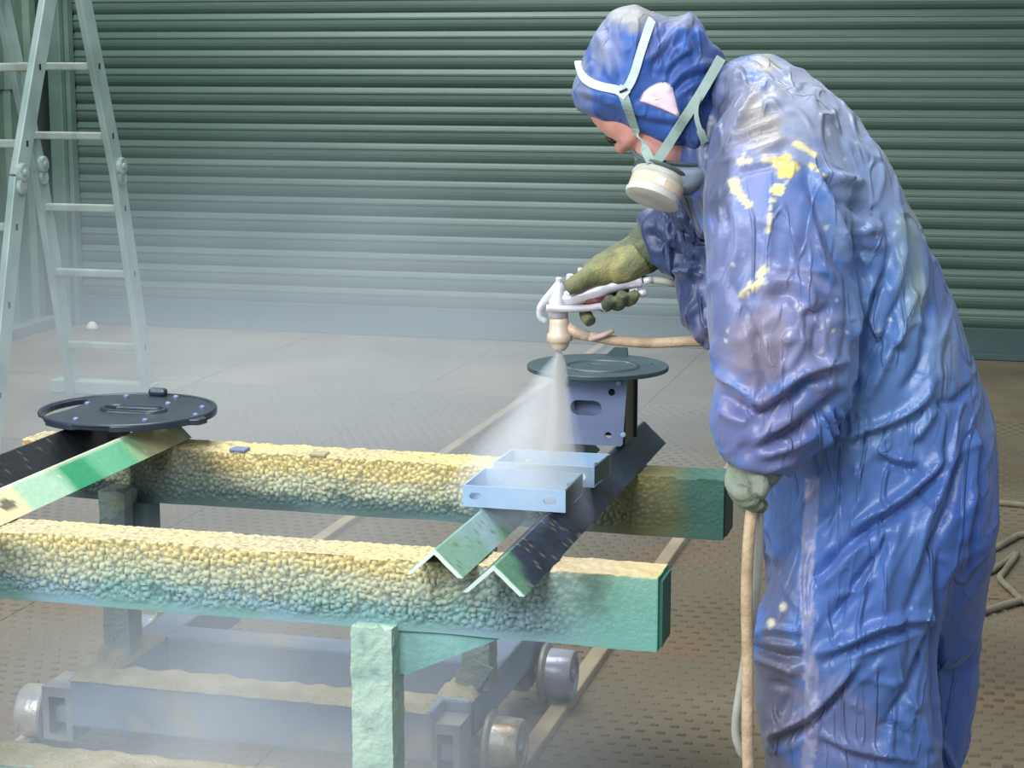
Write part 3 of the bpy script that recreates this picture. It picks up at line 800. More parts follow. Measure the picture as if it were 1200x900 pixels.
GD = 3.05
fh = tube_obj('fluid_hose', [P(672, 391, GD), P(690, 394, GD), P(715, 398, GD), P(760, 402, 3.04), P(812, 400, 3.02), P(842, 404, 3.0), P(858, 430, 2.95), P(862, 470, 2.84), P(868, 515, 2.70), P(882, 548, 2.585), P(882, 580, 2.565), P(877, 640, 2.55), P(875, 700, 2.55), P(876, 780, 2.55), P(876, 860, 2.54), P(877, 960, 2.54), P(870, 1150, 2.55), P(840, 1190, 2.5), P(700, 1200, 2.4)],
              0.0085, M['hose'])
tag(fh, 'tan paint hose running from the spray gun, held in the near glove and hanging down', 'hose', 'hoses of the spray gun')
ah = tube_obj('air_hose', [P(752, 327, GD + 0.01), P(785, 331, 3.03), P(820, 345, 3.08), P(850, 395, 3.02), P(864, 440, 2.96), P(874, 485, 2.84), P(886, 528, 2.66), P(897, 548, 2.58), P(891, 585, 2.57), P(889, 640, 2.58), P(885, 700, 2.58), P(872, 780, 2.57), P(862, 850, 2.56), P(868, 880, 2.56), P(880, 900, 2.57), P(884, 960, 2.57), P(880, 1150, 2.6), P(900, 1200, 2.55), P(1050, 1210, 2.4)],
              0.0062, M['hoseg'])
tag(ah, 'thin grey air hose hanging behind the tan hose beside the painter\'s leg', 'hose', 'hoses of the spray gun')


def FP(px, py, z=0.012):
    r = FOC * aF + (px - 600) * cR + (450 - py) * aU
    return C0 + r * (z - CAMH) / r[2]


for pts, r, lab in (([(1080, 560), (1150, 585), (1200, 592), (1290, 604)], 0.010, 'uppermost dusty hose lying on the floor right of the painter'),
                    ([(1080, 655), (1150, 648), (1185, 632), (1200, 626), (1290, 610)], 0.010, 'dusty hose on the floor curving up to the right edge, second from top'),
                    ([(1090, 665), (1150, 672), (1175, 660), (1192, 648), (1178, 668), (1172, 678), (1186, 692), (1200, 704), (1260, 740)], 0.009, 'kinked dusty hose doubling back on the floor behind the painter'),
                    ([(1090, 728), (1150, 717), (1200, 703), (1290, 690)], 0.010, 'lowest dusty hose crossing the floor right of the painter\'s legs')):
    o = tube_obj('floor_hose', [FP(a, b, r) for a, b in pts], r, M['hosef'], k=8)
    tag(o, lab, 'hose', 'hoses lying on the floor')

# ================================================================== SPRAY GUN
gn = empty('spray_gun', P(655, 360, GD), 'polished spray gun pointing down over the brackets, in the olive glove', 'spray gun')
p_ = lambda x, y, dd=0.0: P(x, y, GD + dd)
S_ = 1 / 715.0
dn = np.array((0, 0, -1.0))
G().tube([p_(655, 331), p_(655, 340), p_(654, 352), p_(654, 372)], [0.006, 0.010, 0.016, 0.017], 14).obj('gun_body', M['gun'], gn, smooth=True)
G().lathe(p_(655, 370), p_(656, 412) - p_(655, 370), [(0, 0.015), (0.012, 0.016), (0.026, 0.0172), (0.030, 0.0205), (0.041, 0.0212), (0.043, 0.0165), (0.050, 0.0150), (0.054, 0.0115), (0.0575, 0.009)], 24).obj('air_cap', M['guncap'], gn, smooth=True)
G().tube(smooth_path([p_(658, 352), p_(672, 350), p_(690, 344), p_(712, 337), p_(735, 331), p_(752, 329)], 4), [(0.013, 0.015)] * 4 + [(0.013, 0.014)] * 8 + [(0.011, 0.011)] * 9, 12).obj('handle', M['gun'], gn, smooth=True)
G().tube(smooth_path([p_(656, 331), p_(646, 343), p_(637, 354), p_(632, 364), p_(633, 372), p_(640, 377)], 4), [0.0062] * 12 + [0.005] * 8 + [0.004], 10).obj('hook', M['gun'], gn, smooth=True)
G().tube(smooth_path([p_(640, 361, -.02), p_(662, 362, -.02), p_(690, 361, -.018), p_(704, 359, -.015), p_(711, 362, -.015)], 4), [(0.0060, 0.0058)] * 17, 8).obj('trigger', M['gun'], gn, smooth=True)
G().tube([p_(686, 354, -0.004), p_(712, 352, -0.004)], 0.0085, 10).obj('grip_insert', M['gunred'], gn, smooth=True)
for x, y, r in ((655, 328, 0.0055), (668, 324, 0.0065), (680, 317, 0.0045)):
    G().lathe(p_(x, y + 9), (0, 0, 1), [(0, r * .6), (0.006, r * .6), (0.007, r), (0.015, r), (0.017, r * .7)], 12).obj('adjuster_knob', M['gun'], gn, smooth=False)
for x, y in ((741, 343), (751, 344), (757, 329)):
    G().lathe(p_(x, y, -0.012), p_(x + 8, y - 2) - p_(x, y), [(-0.004, 0.004), (-0.003, 0.006), (0.008, 0.006), (0.010, 0.004)], 10).obj('air_valve', M['gun'], gn, smooth=True)
G().tube([p_(664, 384), p_(675, 390), p_(690, 394)], [0.0095, 0.0085, 0.0085], 12).obj('hose_fitting', M['guncap'], gn, smooth=True)
G().tube([p_(690, 398, -.01), p_(707, 393, -.012), p_(719, 387, -.014)], [0.004, 0.0045, 0.004], 8).obj('swivel_arm', M['hosep'], gn, smooth=True)

# ================================================================== PERSON
person = empty('person', (-0.20, 2.79, 0.0), 'person in hooded blue coverall, respirator and gloves, bending to spray paint the parts', 'person')


def remesh(g, vox, iters=4, fac=0.5):
    me = bpy.data.meshes.new('tmp'); me.from_pydata(g.V, [], g.F)
    bm = bmesh.new(); bm.from_mesh(me); bmesh.ops.recalc_face_normals(bm, faces=bm.faces); bm.to_mesh(me); bm.free()
    o = bpy.data.objects.new('tmp', me); COL.objects.link(o)
    r = o.modifiers.new('r', 'REMESH'); r.mode = 'VOXEL'; r.voxel_size = vox
    s = o.modifiers.new('s', 'SMOOTH'); s.factor = fac; s.iterations = iters
    dg = bpy.context.evaluated_depsgraph_get(); ev = o.evaluated_get(dg); m2 = ev.to_mesh()
    nv = len(m2.vertices); V = np.empty(nv * 3); m2.vertices.foreach_get('co', V); V = V.reshape(-1, 3)
    Nn = np.empty(nv * 3, np.float32)
    m2.vertex_normals.foreach_get('vector', Nn); Nn = Nn.reshape(-1, 3).astype(float)
    Fc = [tuple(p.vertices) for p in m2.polygons]
    ev.to_mesh_clear(); bpy.data.objects.remove(o); bpy.data.meshes.remove(me)
    return V, Nn, Fc


def ring_slice(py, xl, xr, b, dc, n=40, e=2.2):
    A = P(xl, py, dc); B = P(xr, py, dc); c = (A + B) / 2; a = np.linalg.norm(B - A) / 2; r = []
    for k in range(n):
        th = 2 * math.pi * k / n; cs, sn = math.cos(th), math.sin(th)
        r.append(c + cR * a * math.copysign(abs(cs) ** (2 / e), cs) + cF * b * math.copysign(abs(sn) ** (2 / e), sn))
    return r


body = G()
TD = 2.80
torso = [(63, 888, 904, .04, TD), (72, 860, 918, .07, TD), (85, 838, 944, .10, TD), (108, 832, 974, .14, TD), (135, 836, 997, .165, TD), (165, 838, 1021, .185, TD), (205, 842, 1045, .195, TD), (245, 844, 1066, .20, TD), (300, 846, 1091, .20, TD),
         (335, 846, 1105, .195, TD), (375, 848, 1120, .19, TD), (420, 864, 1136, .185, TD), (455, 874, 1150, .175, TD), (490, 886, 1159, .17, TD), (520, 890, 1162, .172, TD), (560, 893, 1163, .18, TD), (600, 892, 1163, .185, TD), (640, 895, 1160, .165, TD), (680, 900, 1156, .135, TD), (720, 908, 1150, .10, TD), (760, 930, 1140, .06, TD), (780, 950, 1125, .03, TD)]
body.rings([ring_slice(*s) for s in torso])
NL = 2.72
nleg = [(560, 935, 1150, .09, NL), (600, 938, 1142, .11, NL), (640, 925, 1128, .115, NL), (690, 905, 1112, .115, NL), (730, 882, 1102, .115, NL), (752, 876, 1099, .115, NL), (775, 880, 1098, .112, NL), (800, 886, 1098, .11, NL), (850, 890, 1100, .108, NL), (900, 898, 1102, .105, NL), (960, 915, 1080, .10, NL), (1030, 935, 1060, .085, NL), (1085, 945, 1055, .075, NL), (1098, 948, 1052, .07, NL)]
body.rings([ring_slice(*s) for s in nleg])
FL_ = 2.90
fleg = [(560, 905, 1160, .10, FL_), (600, 900, 1163, .11, FL_), (650, 898, 1160, .11, FL_), (720, 905, 1152, .11, FL_), (790, 935, 1145, .105, FL_), (850, 950, 1135, .10, FL_), (900, 965, 1124, .095, FL_), (970, 990, 1115, .085, FL_), (1040, 1000, 1105, .075, FL_), (1072, 1004, 1100, .07, FL_)]
body.rings([ring_slice(*s) for s in fleg])


def arm(pts):
    """pts: px, py, d, radius"""
    q = smooth_path([np.append(P(x, y, d), r) for x, y, d, r in pts], 4)
    body.tube([v[:3] for v in q], [v[3] for v in q], 28)


NA = 2.64
arm([(908, 128, 2.72, .060), (908, 165, 2.68, .092), (909, 210, 2.65, .102), (911, 260, 2.62, .104), (914, 310, 2.61, .104), (918, 360, 2.60, .106), (921, 410, 2.60, .104), (919, 440, 2.60, .100)])
arm([(925, 420, 2.60, .092), (905, 462, 2.59, .086), (888, 492, 2.585, .068), (890, 515, 2.58, .060), (895, 536, 2.58, .050), (893, 547, 2.58, .044)])
arm([(940, 440, 2.60, .078), (925, 480, 2.59, .070), (908, 515, 2.58, .058), (902, 540, 2.58, .042)])
# far arm reaching forward to the gun
arm([(880, 190, 2.95, .09), (850, 230, 3.0, .085), (820, 262, 3.04, .075), (795, 275, 3.06, .068), (770, 281, 3.07, .058), (757, 286, 3.07, .048)])
arm([(850, 300, 2.97, .07), (830, 350, 2.95, .05), (838, 395, 2.90, .03)])
arm([(826, 128, 2.87, .070), (842, 155, 2.85, .082), (862, 190, 2.83, .095), (890, 240, 2.81, .10)])
V, Nn, Fc = remesh(body, 0.0046, 5, 0.5)

FOLDS = []


def fold(pts, wd, amp, dmax=9.0, dmin=0.0): FOLDS.append((pts, wd * 0.85, 1.8 * amp / 1000.0, dmin, dmax))


AR = 2.62  # anything nearer than this is the near arm
# shoulder and armpit
fold([(952, 200), (968, 235), (982, 270), (1002, 322)], 6, 9)
fold([(968, 205), (985, 240), (1000, 285), (1006, 330)], 7, -14)
fold([(944, 205), (962, 250), (975, 290), (985, 320)], 6, -5)
fold([(963, 203), (993, 213), (1012, 212)], 6, 9)
fold([(975, 237), (1007, 242), (1030, 250)], 6, -8)
fold([(993, 273), (1033, 268)], 6, 7); fold([(998, 292), (1038, 300)], 5, -6); fold([(990, 255), (1018, 262), (1034, 262)], 5, 5)
for pts in ([(860, 145), (885, 130), (915, 120)], [(858, 162), (882, 148), (910, 143)], [(866, 180), (895, 172), (922, 162)], [(850, 120), (872, 105), (905, 100)], [(862, 196), (885, 190), (905, 186)]):
    fold(pts, 4, 2.6); fold([(x + 3, y + 8) for x, y in pts], 4, -2.2)
fold([(890, 85), (900, 100), (880, 120), (862, 150), (846, 180)], 5, 7)
fold([(848, 90), (846, 120), (838, 160), (828, 190)], 6, -6)
fold([(840, 190), (905, 182), (945, 196)], 4, 4)
fold([(905, 215), (902, 270), (898, 320), (897, 345)], 4, 4)
fold([(845, 235), (850, 290), (846, 330)], 8, -6); fold([(858, 230), (866, 280), (858, 330)], 7, 5)
fold([(898, 310), (935, 315), (970, 320)], 5, 4); fold([(868, 345), (898, 328), (920, 312)], 4, 4)
fold([(892, 345), (915, 328), (945, 338), (955, 370)], 5, 6); fold([(905, 350), (925, 345), (938, 360)], 6, -6)
fold([(940, 372), (975, 362)], 5, -6); fold([(855, 330), (880, 385), (884, 400)], 5, -4)
# sleeve
fold([(842, 395), (838, 430), (865, 452), (888, 475)], 5, 7); fold([(884, 385), (890, 430), (895, 466)], 5, -9); fold([(896, 390), (905, 420), (915, 445)], 6, 6)
fold([(888, 476), (915, 455), (940, 436), (972, 425), (998, 422)], 6, 9); fold([(845, 460), (885, 488), (915, 475), (950, 448), (990, 432)], 7, -12)
fold([(842, 480), (870, 492), (887, 480)], 6, 6); fold([(887, 528), (918, 508), (955, 487), (985, 455)], 7, -10); fold([(885, 520), (905, 500), (935, 482)], 7, 7)
fold([(887, 532), (925, 522), (958, 505)], 6, 8); fold([(860, 540), (895, 548), (930, 540)], 6, 5); fold([(868, 520), (880, 535)], 7, -4)
fold([(940, 400), (930, 420), (920, 435)], 6, 6); fold([(960, 380), (955, 410), (965, 425)], 6, -6); fold([(915, 400), (935, 395), (950, 402)], 6, 6)
# torso long folds
fold([(1040, 320), (1020, 363), (1005, 420), (1000, 460)], 7, -10); fold([(1028, 320), (1012, 360), (1000, 400)], 6, 8)
fold([(1073, 340), (1043, 407), (1013, 470)], 7, 9); fold([(1060, 345), (1034, 400), (1010, 440)], 6, -7)
fold([(1092, 353), (1082, 420), (1057, 460)], 7, -8); fold([(1047, 247), (1057, 293), (1048, 345)], 6, 7); fold([(1036, 250), (1045, 295), (1036, 340)], 6, -7)
fold([(1068, 255), (1084, 310), (1080, 350)], 6, 5); fold([(1030, 380), (1050, 400)], 5, 5); fold([(1020, 400), (1060, 412)], 5, -4); fold([(1010, 350), (1030, 395), (1025, 430)], 6, 5)
# waist
fold([(985, 512), (1010, 503), (1047, 490), (1080, 467), (1092, 440)], 5, 9); fold([(990, 522), (1015, 513), (1050, 500), (1086, 476)], 5, -6)
fold([(1095, 476), (1120, 470), (1140, 450)], 5, -7)
for x in (962, 972, 984, 996, 1006):
    fold([(x, 480), (x + 4, 505), (x - 2, 525)], 3.5, 8); fold([(x + 5, 480), (x + 9, 505), (x + 3, 525)], 3.5, -7)
fold([(958, 515), (975, 505), (1000, 508)], 4, 5)
fold([(1097, 473), (1082, 497), (1067, 517)], 5, 9); fold([(1027, 527), (1050, 537), (1077, 541)], 5, 8); fold([(1030, 537), (1055, 548), (1078, 550)], 5, -6)
fold([(1103, 533), (1085, 557), (1063, 577), (1030, 600), (997, 622)], 6, 11); fold([(1108, 545), (1070, 587), (1035, 610), (1000, 634)], 6, -9)
fold([(1123, 493), (1110, 540), (1100, 573), (1080, 625), (1068, 680)], 6, 8); fold([(1133, 505), (1120, 560), (1108, 600), (1090, 650)], 6, -8); fold([(1144, 500), (1138, 573), (1128, 640)], 6, 6); fold([(1150, 520), (1146, 580), (1135, 680)], 5, -6)
fold([(1000, 545), (1010, 580), (990, 610)], 5, 5); fold([(985, 560), (980, 590), (960, 620)], 6, -6); fold([(1120, 540), (1132, 525), (1145, 515)], 5, 6)
# thighs
fold([(953, 680), (975, 655), (1000, 633), (1030, 603)], 6, -11); fold([(960, 690), (990, 660), (1015, 630)], 5, 7)
fold([(970, 730), (990, 705), (1013, 673), (1047, 627)], 6, -10); fold([(980, 700), (1008, 690), (1022, 672)], 4, 9)
fold([(1060, 600), (1040, 660), (1035, 720)], 8, 7); fold([(1095, 625), (1075, 690), (1055, 740)], 7, -6)
fold([(953, 767), (990, 752), (1027, 733), (1060, 725), (1097, 723)], 5, 12); fold([(960, 780), (1020, 752), (1055, 742), (1092, 735)], 4, -9); fold([(975, 772), (1020, 760), (1053, 748), (1097, 730)], 4, 7)
fold([(900, 864), (925, 850), (950, 834), (980, 803), (1007, 770)], 6, 13); fold([(912, 866), (945, 850), (975, 822), (1003, 785)], 6, -10)
fold([(960, 857), (980, 868), (1010, 878), (1050, 885), (1075, 893)], 5, 9); fold([(960, 868), (1000, 888), (1050, 897)], 5, -6)
fold([(1040, 847), (1060, 815), (1073, 787), (1088, 743)], 6, -8); fold([(1062, 820), (1075, 832)], 4, 7); fold([(1030, 850), (1050, 852), (1068, 866)], 4, -7)
fold([(880, 745), (910, 738), (940, 741)], 5, 9); fold([(877, 758), (905, 768), (940, 772)], 5, -10); fold([(880, 768), (915, 780), (935, 790)], 5, 7); fold([(885, 752), (915, 755), (940, 760)], 4, 5)
fold([(950, 580), (948, 640), (946, 700), (950, 767), (948, 830), (953, 895)], 5, 4); fold([(942, 640), (940, 700), (943, 790), (944, 890)], 3, -3)
fold([(1103, 640), (1100, 700), (1098, 760), (1098, 820), (1104, 900)], 5, -10, 2.80); fold([(925, 640), (905, 690), (890, 730)], 6, -4)
fold([(1000, 790), (1040, 800), (1065, 795)], 5, 4); fold([(995, 820), (1010, 835)], 4, 5); fold([(900, 800), (925, 810), (915, 840)], 6, -5); fold([(905, 830), (915, 855), (900, 880)], 6, 6)
fold([(1100, 870), (1108, 885), (1116, 905)], 4, 9, 9, 2.6); fold([(1080, 840), (1088, 880)], 4, 6)
fold([(895, 600), (905, 625), (925, 645)], 5, 7, 9, 2.75); fold([(893, 650), (910, 670), (915, 690)], 5, -6, 9, 2.75); fold([(893, 660), (905, 690)], 4, 6, 9, 2.75)
# far sleeve
fold([(750, 275), (765, 300), (800, 318), (830, 325)], 5, 8, 9, 2.8); fold([(760, 270), (790, 300), (830, 310)], 5, -8, 9, 2.8); fold([(775, 245), (790, 272), (830, 285)], 5, -8, 9, 2.8); fold([(785, 240), (810, 262), (835, 268)], 5, 6, 9, 2.8); fold([(790, 315), (805, 322), (820, 312)], 4, 6, 9, 2.8)
fold([(820, 345), (838, 350), (850, 362)], 4, 8, 9, 2.7)

for it in range(1):
    vx, vy = project(V); q = C0 - V; q /= np.linalg.norm(q, axis=1)[:, None]
    face = np.clip((Nn * q).sum(1) * 2.5, 0, 1); dd_ = (V - C0) @ cF
    disp = np.zeros(len(V))
    for pts, wd, amp, dmin, dmax in FOLDS:
        pts = np.array(smooth_path([np.array(p, float) for p in pts], 5)); xs0, ys0 = pts.min(0) - 4 * wd; xs1, ys1 = pts.max(0) + 4 * wd
        idx = np.where((vx > xs0) & (vx < xs1) & (vy > ys0) & (vy < ys1) & (dd_ < dmax) & (dd_ > dmin) & (face > 0))[0]
        if len(idx) == 0: continue
        best = np.full(len(idx), 1e9); tb = np.zeros(len(idx)); nseg = len(pts) - 1
        pxy = np.stack([vx[idx], vy[idx]], 1)
        for i in range(nseg):
            a, b = pts[i], pts[i + 1]; ab = b - a; L2 = ab @ ab + 1e-9
            tt = np.clip(((pxy - a) @ ab) / L2, 0, 1); dist = np.linalg.norm(pxy - (a + tt[:, None] * ab), axis=1)
            up = dist < best; best[up] = dist[up]; tb[up] = (i + tt[up]) / nseg
        taper = np.clip(np.minimum(tb, 1 - tb) / 0.22, 0, 1) ** 0.7 * 0.9 + 0.1
        sharp = np.exp(-(best / wd) ** 2) if amp < 0 else np.exp(-(best / wd) ** 1.4)
        disp[idx] += amp * sharp * taper * face[idx]
    for i, v in enumerate(V):
        x, y, z = v
        u = x * 0.966 + y * 0.26
        # cloth drawn along the body's lean, folds run down to the front
        s1 = u * 0.5 + z * 0.86; s2 = -u * 0.86 + z * 0.5
        n1 = noise.noise((s1 * 4.5, s2 * 17, y * 7)); n2 = noise.noise((s1 * 15 + 7, s2 * 7, y * 9 + 3)); n3 = noise.noise((s1 * 40 + 5, s2 * 60, y * 40)); n4 = noise.noise((x * 5, y * 5, z * 5 + 2))
        k1 = min(max(0.55 + 1.6 * n4, 0), 1); k2 = min(max(0.25 - 1.8 * n4, 0), 1)
        disp[i] += 0.0040 * n1 + 0.0060 * k1 * max(0.0, 1 - 8 * abs(n1)) ** 1.3 + 0.0045 * k2 * max(0.0, 1 - 9 * abs(n2 - 0.1)) ** 1.3 + 0.0025 * noise.noise((s1 * 11, s2 * 34, y * 14 + 9)) + 0.0006 * n3
    V = V + Nn * disp[:, None]
fa_ = np.array([f if len(f) == 4 else (f[0], f[1], f[2], f[2]) for f in Fc])
ed = np.unique(np.sort(np.concatenate([fa_[:, [0, 1]], fa_[:, [1, 2]], fa_[:, [2, 3]], fa_[:, [3, 0]]]), axis=1), axis=0); ed = ed[ed[:, 0] != ed[:, 1]]
cnt = np.bincount(ed.ravel(), minlength=len(V)).astype(float)[:, None]
for _ in range(2):   # soften the folded cloth a little
    acc = np.zeros_like(V); np.add.at(acc, ed[:, 0], V[ed[:, 1]]); np.add.at(acc, ed[:, 1], V[ed[:, 0]])
    V = V + 0.4 * (acc / np.maximum(cnt, 1) - V)
# colours of the cloth: blue with grime, dust, rubbed-off paint and some painted shade
BLUE = L3(74, 108, 170); DEEP = L3(40, 78, 156)
colr = np.tile(BLUE, (len(V), 1)); vx, vy = project(V); dd_ = (V - C0) @ cF
nz1 = np.array([noise.noise((a * 14, b * 14, c * 14)) for a, b, c in V]); nz2 = np.array([noise.noise((a * 55, b * 55, c * 55 + 4)) for a, b, c in V])
nz3 = np.array([noise.noise((a * 5, b * 5, c * 5 + 7)) for a, b, c in V])


def mixc(mask, c):
    global colr
    m_ = np.clip(mask, 0, 1)[:, None]; colr = colr * (1 - m_) + np.array(c) * m_


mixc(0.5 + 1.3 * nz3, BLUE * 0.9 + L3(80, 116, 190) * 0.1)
mixc(np.clip((vx - 1085) / 40, 0, 1) * np.clip((vy - 480) / 120, 0, 1) * 0.75, DEEP)  # shaded rear edge painted into the cloth as deeper blue
mixc((dd_ > 2.78) * (vx < 935) * (vy > 200) * 0.85, L3(36, 44, 78))  # far arm and chest: their shade painted in as navy


def blob(cx_, cy_, rx, ry, c, s, rough_=0.7, near=9, far=0):
    r = np.sqrt(((vx - cx_) / rx) ** 2 + ((vy - cy_) / ry) ** 2) + rough_ * (0.6 * nz1 + 0.5 * nz2)
    mixc(s * np.clip((1.15 - r) / 0.5, 0, 1) * (dd_ < near) * (dd_ > far), c)


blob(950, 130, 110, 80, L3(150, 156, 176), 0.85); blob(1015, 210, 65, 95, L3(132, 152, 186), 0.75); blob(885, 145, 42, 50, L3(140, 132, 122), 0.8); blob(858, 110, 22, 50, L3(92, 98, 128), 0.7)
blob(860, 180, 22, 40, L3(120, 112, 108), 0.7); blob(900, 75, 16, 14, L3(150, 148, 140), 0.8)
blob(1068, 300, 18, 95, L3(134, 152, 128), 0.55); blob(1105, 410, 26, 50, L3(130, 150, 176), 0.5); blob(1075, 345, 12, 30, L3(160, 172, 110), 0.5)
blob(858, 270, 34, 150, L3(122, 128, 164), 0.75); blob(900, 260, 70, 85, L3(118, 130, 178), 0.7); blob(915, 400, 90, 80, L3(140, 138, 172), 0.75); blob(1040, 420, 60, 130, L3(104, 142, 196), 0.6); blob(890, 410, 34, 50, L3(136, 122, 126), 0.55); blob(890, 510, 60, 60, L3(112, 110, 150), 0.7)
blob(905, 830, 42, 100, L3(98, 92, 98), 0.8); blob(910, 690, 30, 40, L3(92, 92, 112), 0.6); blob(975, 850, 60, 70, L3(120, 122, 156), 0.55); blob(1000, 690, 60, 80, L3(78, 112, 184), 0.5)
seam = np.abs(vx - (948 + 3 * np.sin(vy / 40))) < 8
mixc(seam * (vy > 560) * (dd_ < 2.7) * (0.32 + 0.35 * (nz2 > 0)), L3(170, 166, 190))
blob(842, 350, 16, 70, L3(104, 110, 150), 0.7, 0.4); blob(832, 190, 22, 80, L3(66, 72, 98), 0.85); blob(845, 110, 16, 60, L3(86, 92, 122), 0.6)  # the collar blob is painted shade, dulling the brightly lit blue
# splashes of yellow paint on the shoulder
rs_ = random.Random(3)
for _ in range(13): blob(925 + rs_.gauss(0, 7), 198 + rs_.gauss(0, 6), rs_.uniform(3, 7), rs_.uniform(3, 6), L3(222, 202, 108), 1.0, 0.5, 2.7); blob(912, 222, 7, 7, L3(236, 226, 150), 1.0, 0.6, 2.7)
for a, b in (((857, 207), (862, 225)), ((862, 222), (878, 240)), ((908, 218), (900, 270)), ((900, 310), (868, 345)), ((898, 322), (876, 344)), ((930, 165), (960, 185)), ((850, 190), (905, 187)), ((946, 190), (965, 205))):
    for t_ in np.linspace(0, 1, 7):
        x = a[0] + (b[0] - a[0]) * t_; y = a[1] + (b[1] - a[1]) * t_
        if random.random() < 0.8: blob(x, y, 3.5 + 2 * random.random(), 4, L3(232, 222, 160), 0.85, 0.9, 2.75)
for _ in range(26):
    blob(random.uniform(850, 1080), random.uniform(150, 420), 2.6, 2.6, L3(214, 214, 200), 0.7, 0.6)
for x, y in ((918, 711), (903, 730)): blob(x, y, 5, 5, L3(214, 206, 176), 0.9, 0.5)
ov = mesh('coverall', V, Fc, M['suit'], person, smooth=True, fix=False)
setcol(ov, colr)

# head and neck: skin, one continuous surface
def puff(outline, cx_, cy_, d, b, n=72, m=22, ex=1.0):
    """closed rounded solid whose widest section follows an outline of (px,py) points"""
    pts = np.array(smooth_path([np.array(p, float) for p in outline + [outline[0]]], 6)[:-1])
    ang = np.arctan2(pts[:, 1] - cy_, pts[:, 0] - cx_); rad = np.hypot(pts[:, 0] - cx_, pts[:, 1] - cy_)
    o_ = np.argsort(ang); ang, rad = ang[o_], rad[o_]
    th = np.linspace(-math.pi, math.pi, n, endpoint=False)
    rr = np.interp(th, np.concatenate([ang - 2 * math.pi, ang, ang + 2 * math.pi]), np.tile(rad, 3))
    R_ = []
    for k in range(1, m):
        ph = -math.pi / 2 + math.pi * k / m
        cp = math.cos(ph) ** ex
        R_.append([P(cx_ + rr[i] * cp * math.cos(th[i]), cy_ + rr[i] * cp * math.sin(th[i]), d) + cF * b * math.sin(ph) for i in range(n)])
    return R_


HD = 2.86
hd = G()
hd.rings(puff([(688, 118), (692, 138), (701, 150), (712, 160), (719, 166), (726, 174), (734, 176), (740, 172), (743, 183), (751, 200), (770, 216), (800, 222), (826, 206), (836, 170), (838, 120), (822, 70), (770, 46), (724, 62), (700, 95)], 768, 125, HD, 0.076, ex=0.8))
hd.tube([P(815, 150, HD), P(850, 170, 2.82), P(880, 210, TD), P(930, 300, TD), P(1000, 420, TD), P(1020, 520, TD)], [0.050, 0.055, 0.07, 0.09, 0.10, 0.10], 24)
hd.tube([P(733, 168, HD - 0.03), P(728, 173, HD), P(733, 168, HD + 0.03)], [0.008, 0.011, 0.008], 10)
Vh, Nh, Fh = remesh(hd, 0.004, 4, 0.5)
mesh('body', Vh, Fh, M['skin'], person, smooth=True, fix=False)
ey = G().lathe(P(719, 155, HD - 0.012), -cF, [(-0.010, 0.003), (-0.006, 0.006), (0.0, 0.007), (0.005, 0.005), (0.007, 0.001)], 14).obj('eye', M['eye'], person, smooth=True)
G().tube([P(710, 161, HD - 0.036), P(716, 165, HD - 0.038), P(722, 167, HD - 0.036)], [0.002, 0.0038, 0.002], 8).obj('eyelash', M['lash'], ey, smooth=True)
G().tube([P(713, 163, HD - 0.01), P(718, 167, HD - 0.01)], [0.003, 0.0035], 8).obj('eyelash', M['lash'], ey, smooth=True)

